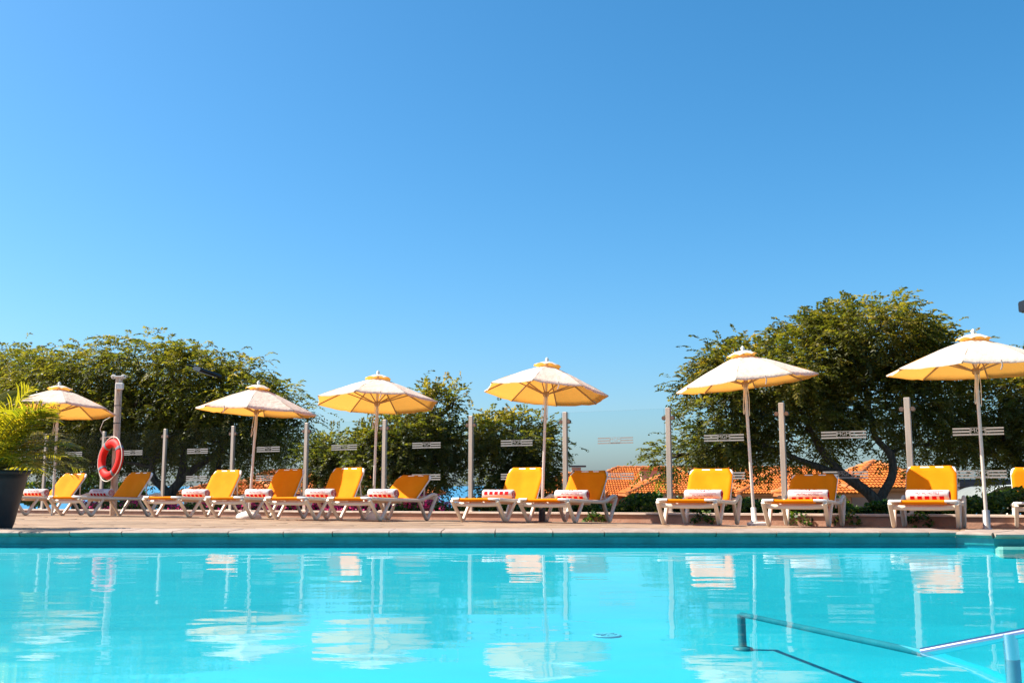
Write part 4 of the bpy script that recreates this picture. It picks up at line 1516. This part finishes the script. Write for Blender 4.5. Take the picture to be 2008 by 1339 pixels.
round_shrub('rounded shrub just left of the lifebuoy post', 240, 972, 26, 45, 22, 1500, 92)
round_shrub('green shrub in front of the left tiled roof', 700, 962, 30, 60, 22, 1500, 93)

# ------------------------------------------------------------------ houses beyond the fence
def tile_plane(mb, e0, e1, r0, r1, tw=.17, rowl=.30):
    """barrel tiles on the roof plane eave e0-e1 (left to right seen from outside), ridge r0-r1"""
    e0, e1, r0, r1 = map(Vector, (e0, e1, r0, r1))
    ex = (e1 - e0).normalized()
    up = ((r0 + r1) / 2 - (e0 + e1) / 2); up = up - ex * up.dot(ex); H_ = up.length; up.normalize()
    nr = ex.cross(up)
    if nr.z < 0: nr = -nr
    rows = max(1, int(H_ / rowl)); rl = H_ / rows
    def lim(v):
        l = e0.lerp(r0, v); r_ = e1.lerp(r1, v)
        return (l - e0).dot(ex), (r_ - e0).dot(ex)
    for i in range(rows):
        v0, v1 = i / rows, min(1, (i + 1.12) / rows)
        a0, b0 = lim(v0); a1, b1 = lim(min(1, (i + 1) / rows))
        k0 = math.ceil(max(a0, a1) / tw - .5); k1 = math.floor(min(b0, b1) / tw + .5)
        for k in range(k0, k1 + 1):
            cx = k * tw + random.uniform(-.008, .008)
            lift = .05 + random.uniform(-.006, .006)
            lo_ = e0 + ex * cx + up * (H_ * v0); hi_2 = e0 + ex * cx + up * (H_ * v1)
            vs = []
            for (base, h, wd) in ((lo_, .070, tw * .50), (hi_2, .045, tw * .42)):
                for a_ in (180, 135, 90, 45, 0):
                    vs.append(base + ex * (wd * math.cos(R(a_))) + nr * (h * math.sin(R(a_)) + (.03 if base is lo_ else .0)))
            mb.add(vs, [(0, 1, 6, 5), (1, 2, 7, 6), (2, 3, 8, 7), (3, 4, 9, 8), (0, 4, 3, 2, 1)])


def ridge_caps(mb, a, c, r=.13, step=.42):
    a, c = Vector(a), Vector(c); L_ = (c - a).length; n = max(1, int(L_ / step)); d = (c - a) / n
    for i in range(n):
        p = a + d * i; q = p + d * 1.1
        mb.tube([p + Vector((0, 0, .02)), q - Vector((0, 0, .01))], [r * 1.08, r * .88], 8)


def hip_roof(parent, inv, x0, x1, y0, y1, ze, zr, hl=1.0, hr_=1.0, tiles=True):
    """hip roof over the rectangle; ridge along x; hl / hr_: how far the hips run in, 0 gives a gable"""
    dy = (y1 - y0) / 2; ym = (y0 + y1) / 2
    xl, xr = x0 + dy * hl, x1 - dy * hr_
    if xl > xr: xl = xr = (x0 + x1) / 2
    E = [(x0, y0, ze), (x1, y0, ze), (x1, y1, ze), (x0, y1, ze)]; Rl, Rr_ = (xl, ym, zr), (xr, ym, zr)
    b = MB()
    dz = .14
    Eb = [(p[0], p[1], p[2] - dz) for p in E]
    b.add(E + [Rl, Rr_] + Eb, [(0, 1, 5, 4), (1, 2, 5), (2, 3, 4, 5), (3, 0, 4), (0, 6, 7, 1), (1, 7, 8, 2), (2, 8, 9, 3), (3, 9, 6, 0), (9, 8, 7, 6)])
    rf = b.build('roof', M['tilecap'], parent); rf.matrix_parent_inverse = inv
    t = MB()
    tile_plane(t, E[0], E[1], Rl, Rr_)
    tile_plane(t, E[3], E[0], Rl, Rl)
    tile_plane(t, E[1], E[2], Rr_, Rr_)
    o = t.build('roof_tiles', M['tile'], rf, kind='stuff')
    c_ = MB(); ridge_caps(c_, Rl, Rr_) if (Vector(Rl) - Vector(Rr_)).length > .5 else None
    for e_, r_ in ((E[0], Rl), (E[1], Rr_), (E[2], Rr_), (E[3], Rl)): ridge_caps(c_, e_, r_)
    c_.build('ridge_tiles', M['tilecap'], rf, kind='stuff')
    return rf


def house(label, blocks, zg, wallm, extras=()):
    x = np.mean([b_[0] + b_[1] for b_ in blocks]) / 2; y = np.mean([b_[2] for b_ in blocks])
    root = empty('tiled_house', (x, y, zg), label=label, cat='house')
    inv = Matrix.Translation(root.location).inverted()
    for (x0, x1, y0, y1, ze, zr, hl, hr_) in blocks:
        b = MB(); o_ = .45
        b.box(((x0 + x1) / 2, (y0 + y1) / 2, (zg + ze - .16) / 2), (x1 - x0 - 2 * o_, y1 - y0 - 2 * o_, ze - .16 - zg))
        w_ = b.build('wall', wallm, root); w_.matrix_parent_inverse = inv
        nwin = max(1, int((x1 - x0) / 3.2))
        for k in range(nwin):
            cx = x0 + (x1 - x0) * (k + .5) / nwin; cz = ze - 1.35
            if cz - .6 < zg: continue
            f_ = MB(); yy = y0 + o_ - .03
            for (dx, dz, sx, sz) in ((0, .62, 1.2, .08), (0, -.62, 1.2, .08), (-.56, 0, .08, 1.16), (.56, 0, .08, 1.16), (0, 0, .06, 1.16)):
                f_.box((cx + dx, yy, cz + dz), (sx, .10, sz))
            fo = f_.build('window', M['winframe'], root); fo.matrix_parent_inverse = inv
            g_ = MB(); g_.box((cx, yy + .02, cz), (1.04, .02, 1.16)); g_.build('pane', M['pane'], fo)
        hip_roof(root, inv, x0, x1, y0, y1, ze, zr, hl, hr_)
    return root, inv


def zat(py, Y): return at(1004, py, Y).z
def xat(px, Y, py=930): return at(px, py, Y).x


# right-centre house with two front wings
Y0 = 66
r1_, i1_ = house('wide orange tiled house with two hipped wings seen between the middle and right loungers',
          [(xat(1095, Y0 + 4), xat(1720, Y0 + 4), Y0, Y0 + 9, zat(972, Y0), zat(917, Y0 + 4.5), .9, .9),
           (xat(1225, Y0 - 4), xat(1462, Y0 - 4), Y0 - 5, Y0 + 2.5, zat(968, Y0 - 4), zat(921, Y0 - 1.2), 1, 1),
           (xat(1440, Y0 - 5), xat(1650, Y0 - 5), Y0 - 6, Y0 + 1.5, zat(968, Y0 - 5), zat(923, Y0 - 2), 1, 1)], -4.2, M['hwall'])
b = MB(); p = at(1278, 940, Y0 + 2.6); b.box((p.x, p.y, p.z + .05), (1.5, 1.4, 1.25)); b.build('chimney', M['hwall'], r1_).matrix_parent_inverse = i1_
b = MB(); p = at(1278, 921, Y0 + 2.6); b.box((p.x, p.y, p.z + .05), (1.75, 1.6, .12)); b.build('chimney_cap', M['tilecap'], r1_).matrix_parent_inverse = i1_
# house behind the middle lounger
Y0 = 62
r2_, i2_ = house('small tiled house with a bar topped chimney behind the lounger under the middle parasol',
          [(xat(1040, Y0), xat(1190, Y0), Y0, Y0 + 5, zat(968, Y0), zat(926, Y0 + 2.5), 1, 1)], -4.0, M['hwall'])
b = MB(); p = at(1130, 922, Y0 + 2.4); b.box((p.x, p.y, p.z - .1), (.55, .55, .55)); b.build('chimney', M['hwall'], r2_).matrix_parent_inverse = i2_
b = MB(); p = at(1132, 914, Y0 + 2.4); b.box((p.x, p.y, p.z), (1.05, .8, .10)); b.build('chimney_cap', M['dark_wood'], r2_).matrix_parent_inverse = i2_
# left houses
Y0 = 60
house('tiled house with a peaked roof left of the shaded lounger at centre left', [(xat(420, Y0), xat(668, Y0), Y0, Y0 + 5.2, zat(966, Y0), zat(924, Y0 + 2.6), 1, 1)], -3.8, M['hwall2'])
Y0 = 70
house('tiled house half hidden by the low bushy tree', [(xat(590, Y0), xat(860, Y0), Y0, Y0 + 7, zat(968, Y0), zat(922, Y0 + 3.5), 1, 1)], -4.2, M['hwall'])
Y0 = 48
house('low tiled roof tip rising behind the sunlit yellow lounger at left', [(xat(338, Y0), xat(560, Y0), Y0, Y0 + 3.6, zat(971, Y0), zat(946, Y0 + 1.8), .9, .9)], -3.2, M['hwall2'])
# right house near the big trunk
Y0 = 46
house('tiled house with salmon wall behind the forked trunk of the largest tree',
      [(xat(1655, Y0), xat(1868, Y0), Y0, Y0 + 6.2, zat(957, Y0), zat(905, Y0 + 3.1), .8, .8), (xat(1560, Y0 - 2), xat(1688, Y0 - 2), Y0 - 2.4, Y0 + 2, zat(968, Y0 - 2), zat(936, Y0), .9, .9)], -3.0, M['hwall'])

# dark pergola and arched shade at the far right
Y0 = 34
pg = empty('pergola', (xat(1965, Y0), Y0, -2.2)); tag(pg, 'dark timber carport roof with diagonal braces beyond the hedge at right', 'pergola')
ip = Matrix.Translation(pg.location).inverted()
x0, x1 = xat(1878, Y0), xat(2120, Y0)
def pgp(o): o.matrix_parent_inverse = ip
zt, zb = zat(943, Y0), zat(953, Y0)
b = MB(); b.box(((x0 + x1) / 2, Y0 + 1.6, (zt + zb) / 2 - .02), (x1 - x0, 3.4, zt - zb)); pgp(b.build('roof_deck', M['dark_wood'], pg))
b = MB(); b.box(((x0 + x1) / 2, Y0 + 3.4, zat(968, Y0)), (x1 - x0, .1, 1.0)); pgp(b.build('back_screen', M['dark_wood'], pg))
for k in range(4):
    xx = x0 + .1 + (x1 - x0 - .2) * k / 3
    b = MB(); b.box((xx, Y0 + .1, (zb - 2.2) / 2), (.11, .11, zb + 2.2)); pgp(b.build('post', M['dark_wood'], pg))
    for sx in (-1, 1):
        b = MB(); b.bar([(xx + sx * .05, Y0 + .05, zb - .62), (xx + sx * .55, Y0 + .05, zb + .0)], .05, .05, (0, 1, 0)); pgp(b.build('brace', M['base_white'], pg))
ar = empty('shade_canopy', (xat(1968, 27), 27, -1.4)); tag(ar, 'pale arched shade canopy behind the hedge at the right edge', 'canopy')
ia = Matrix.Translation(ar.location).inverted()
b = MB(); vs = []; nn = 14
cz = zat(990, 27); rx = 62 * 27 / 2000; rz = cz * -1 + zat(951, 27)
for j in range(7):
    yy = 27 + j * .35; sc = 1 - .10 * (j / 6 - .3) ** 2
    for i in range(nn + 1):
        a_ = math.pi * i / nn
        vs.append((xat(1985, 27) - rx * math.cos(a_) * sc, yy, cz + rz * math.sin(a_) * sc))
b.add(vs, [(j * (nn + 1) + i, j * (nn + 1) + i + 1, (j + 1) * (nn + 1) + i + 1, (j + 1) * (nn + 1) + i) for j in range(6) for i in range(nn)], True)
o = b.build('canvas', M['shade_canvas'], ar); o.matrix_parent_inverse = ia
o.modifiers.new('thick', 'SOLIDIFY').thickness = .02
b = MB(); b.tube([Vector(v) + Vector((0, -.015, 0)) for v in vs[:nn + 1]], .022, 6); o = b.build('hoop', M['frame_white'], ar); o.matrix_parent_inverse = ia
for sx in (-1, 1):
    b = MB(); b.tube([(xat(1985, 27) + sx * rx, 27, cz), (xat(1985, 27) + sx * rx, 27, -1.4)], .025, 6); o = b.build('leg', M['frame_white'], ar); o.matrix_parent_inverse = ia

# ------------------------------------------------------------------ street lamps
lt = at(437, 705, 23.3)
lamp = empty('street_lamp', (lt.x, 23.3, -.62)); tag(lamp, 'dark street lamp with an angled flat head among the left trees', 'street lamp')
H_ = lt.z + .62
b = MB(); b.tube([(0, 0, 0), (0, 0, H_ * .4), (0, 0, H_)], [.075, .06, .045], 12); b.build('pole', M['lamp_black'], lamp)
b = MB(); b.bar([(.05, 0, H_ - .40), (-.10, -2.2, H_ - .38)], .06, .04, (0, 1, 0)); b.build('arm', M['lamp_black'], lamp)
hb = at(386, 723, 20.6); he = at(428, 737, 21.0); oo = Vector((lt.x, 23.3, -.62))
b = MB(); b.bar([hb - oo, (hb + he) / 2 - oo + Vector((0, 0, .01)), he - oo], .26, .085, (0, 1, 0), .3); b.build('lamp_head', M['lamp_black'], lamp)
b = MB(); b.bar([hb.lerp(he, .15) - oo - Vector((0, 0, .046)), hb.lerp(he, .8) - oo - Vector((0, 0, .046))], .18, .012, (0, 1, 0), .3); b.build('lens', M['lamp_glass'], lamp)
q = at(2006, 600, 16.0)
lamp2 = empty('street_lamp', (q.x + .85, 16.0, -.62)); tag(lamp2, 'street lamp whose dark head just enters the right edge of the photo', 'street lamp')
H_ = q.z + .62
b = MB(); b.tube([(0, 0, 0), (0, 0, H_ * .5), (0, 0, H_ + .10)], [.07, .058, .045], 12); b.build('pole', M['lamp_black'], lamp2)
b = MB(); b.bar([(0, 0, H_ + .02), (-.5, 0, H_ + .03)], .05, .04, (0, 1, 0)); b.build('arm', M['lamp_black'], lamp2)
b = MB(); b.bar([(-.86, 0, H_ - .0), (-.45, 0, H_ + .0)], .26, .17, (0, 1, 0), .15); b.build('lamp_head', M['lamp_black'], lamp2)
b = MB(); b.box((-.66, 0, H_ - .092), (.34, .2, .014)); b.build('lens', M['lamp_glass'], lamp2)
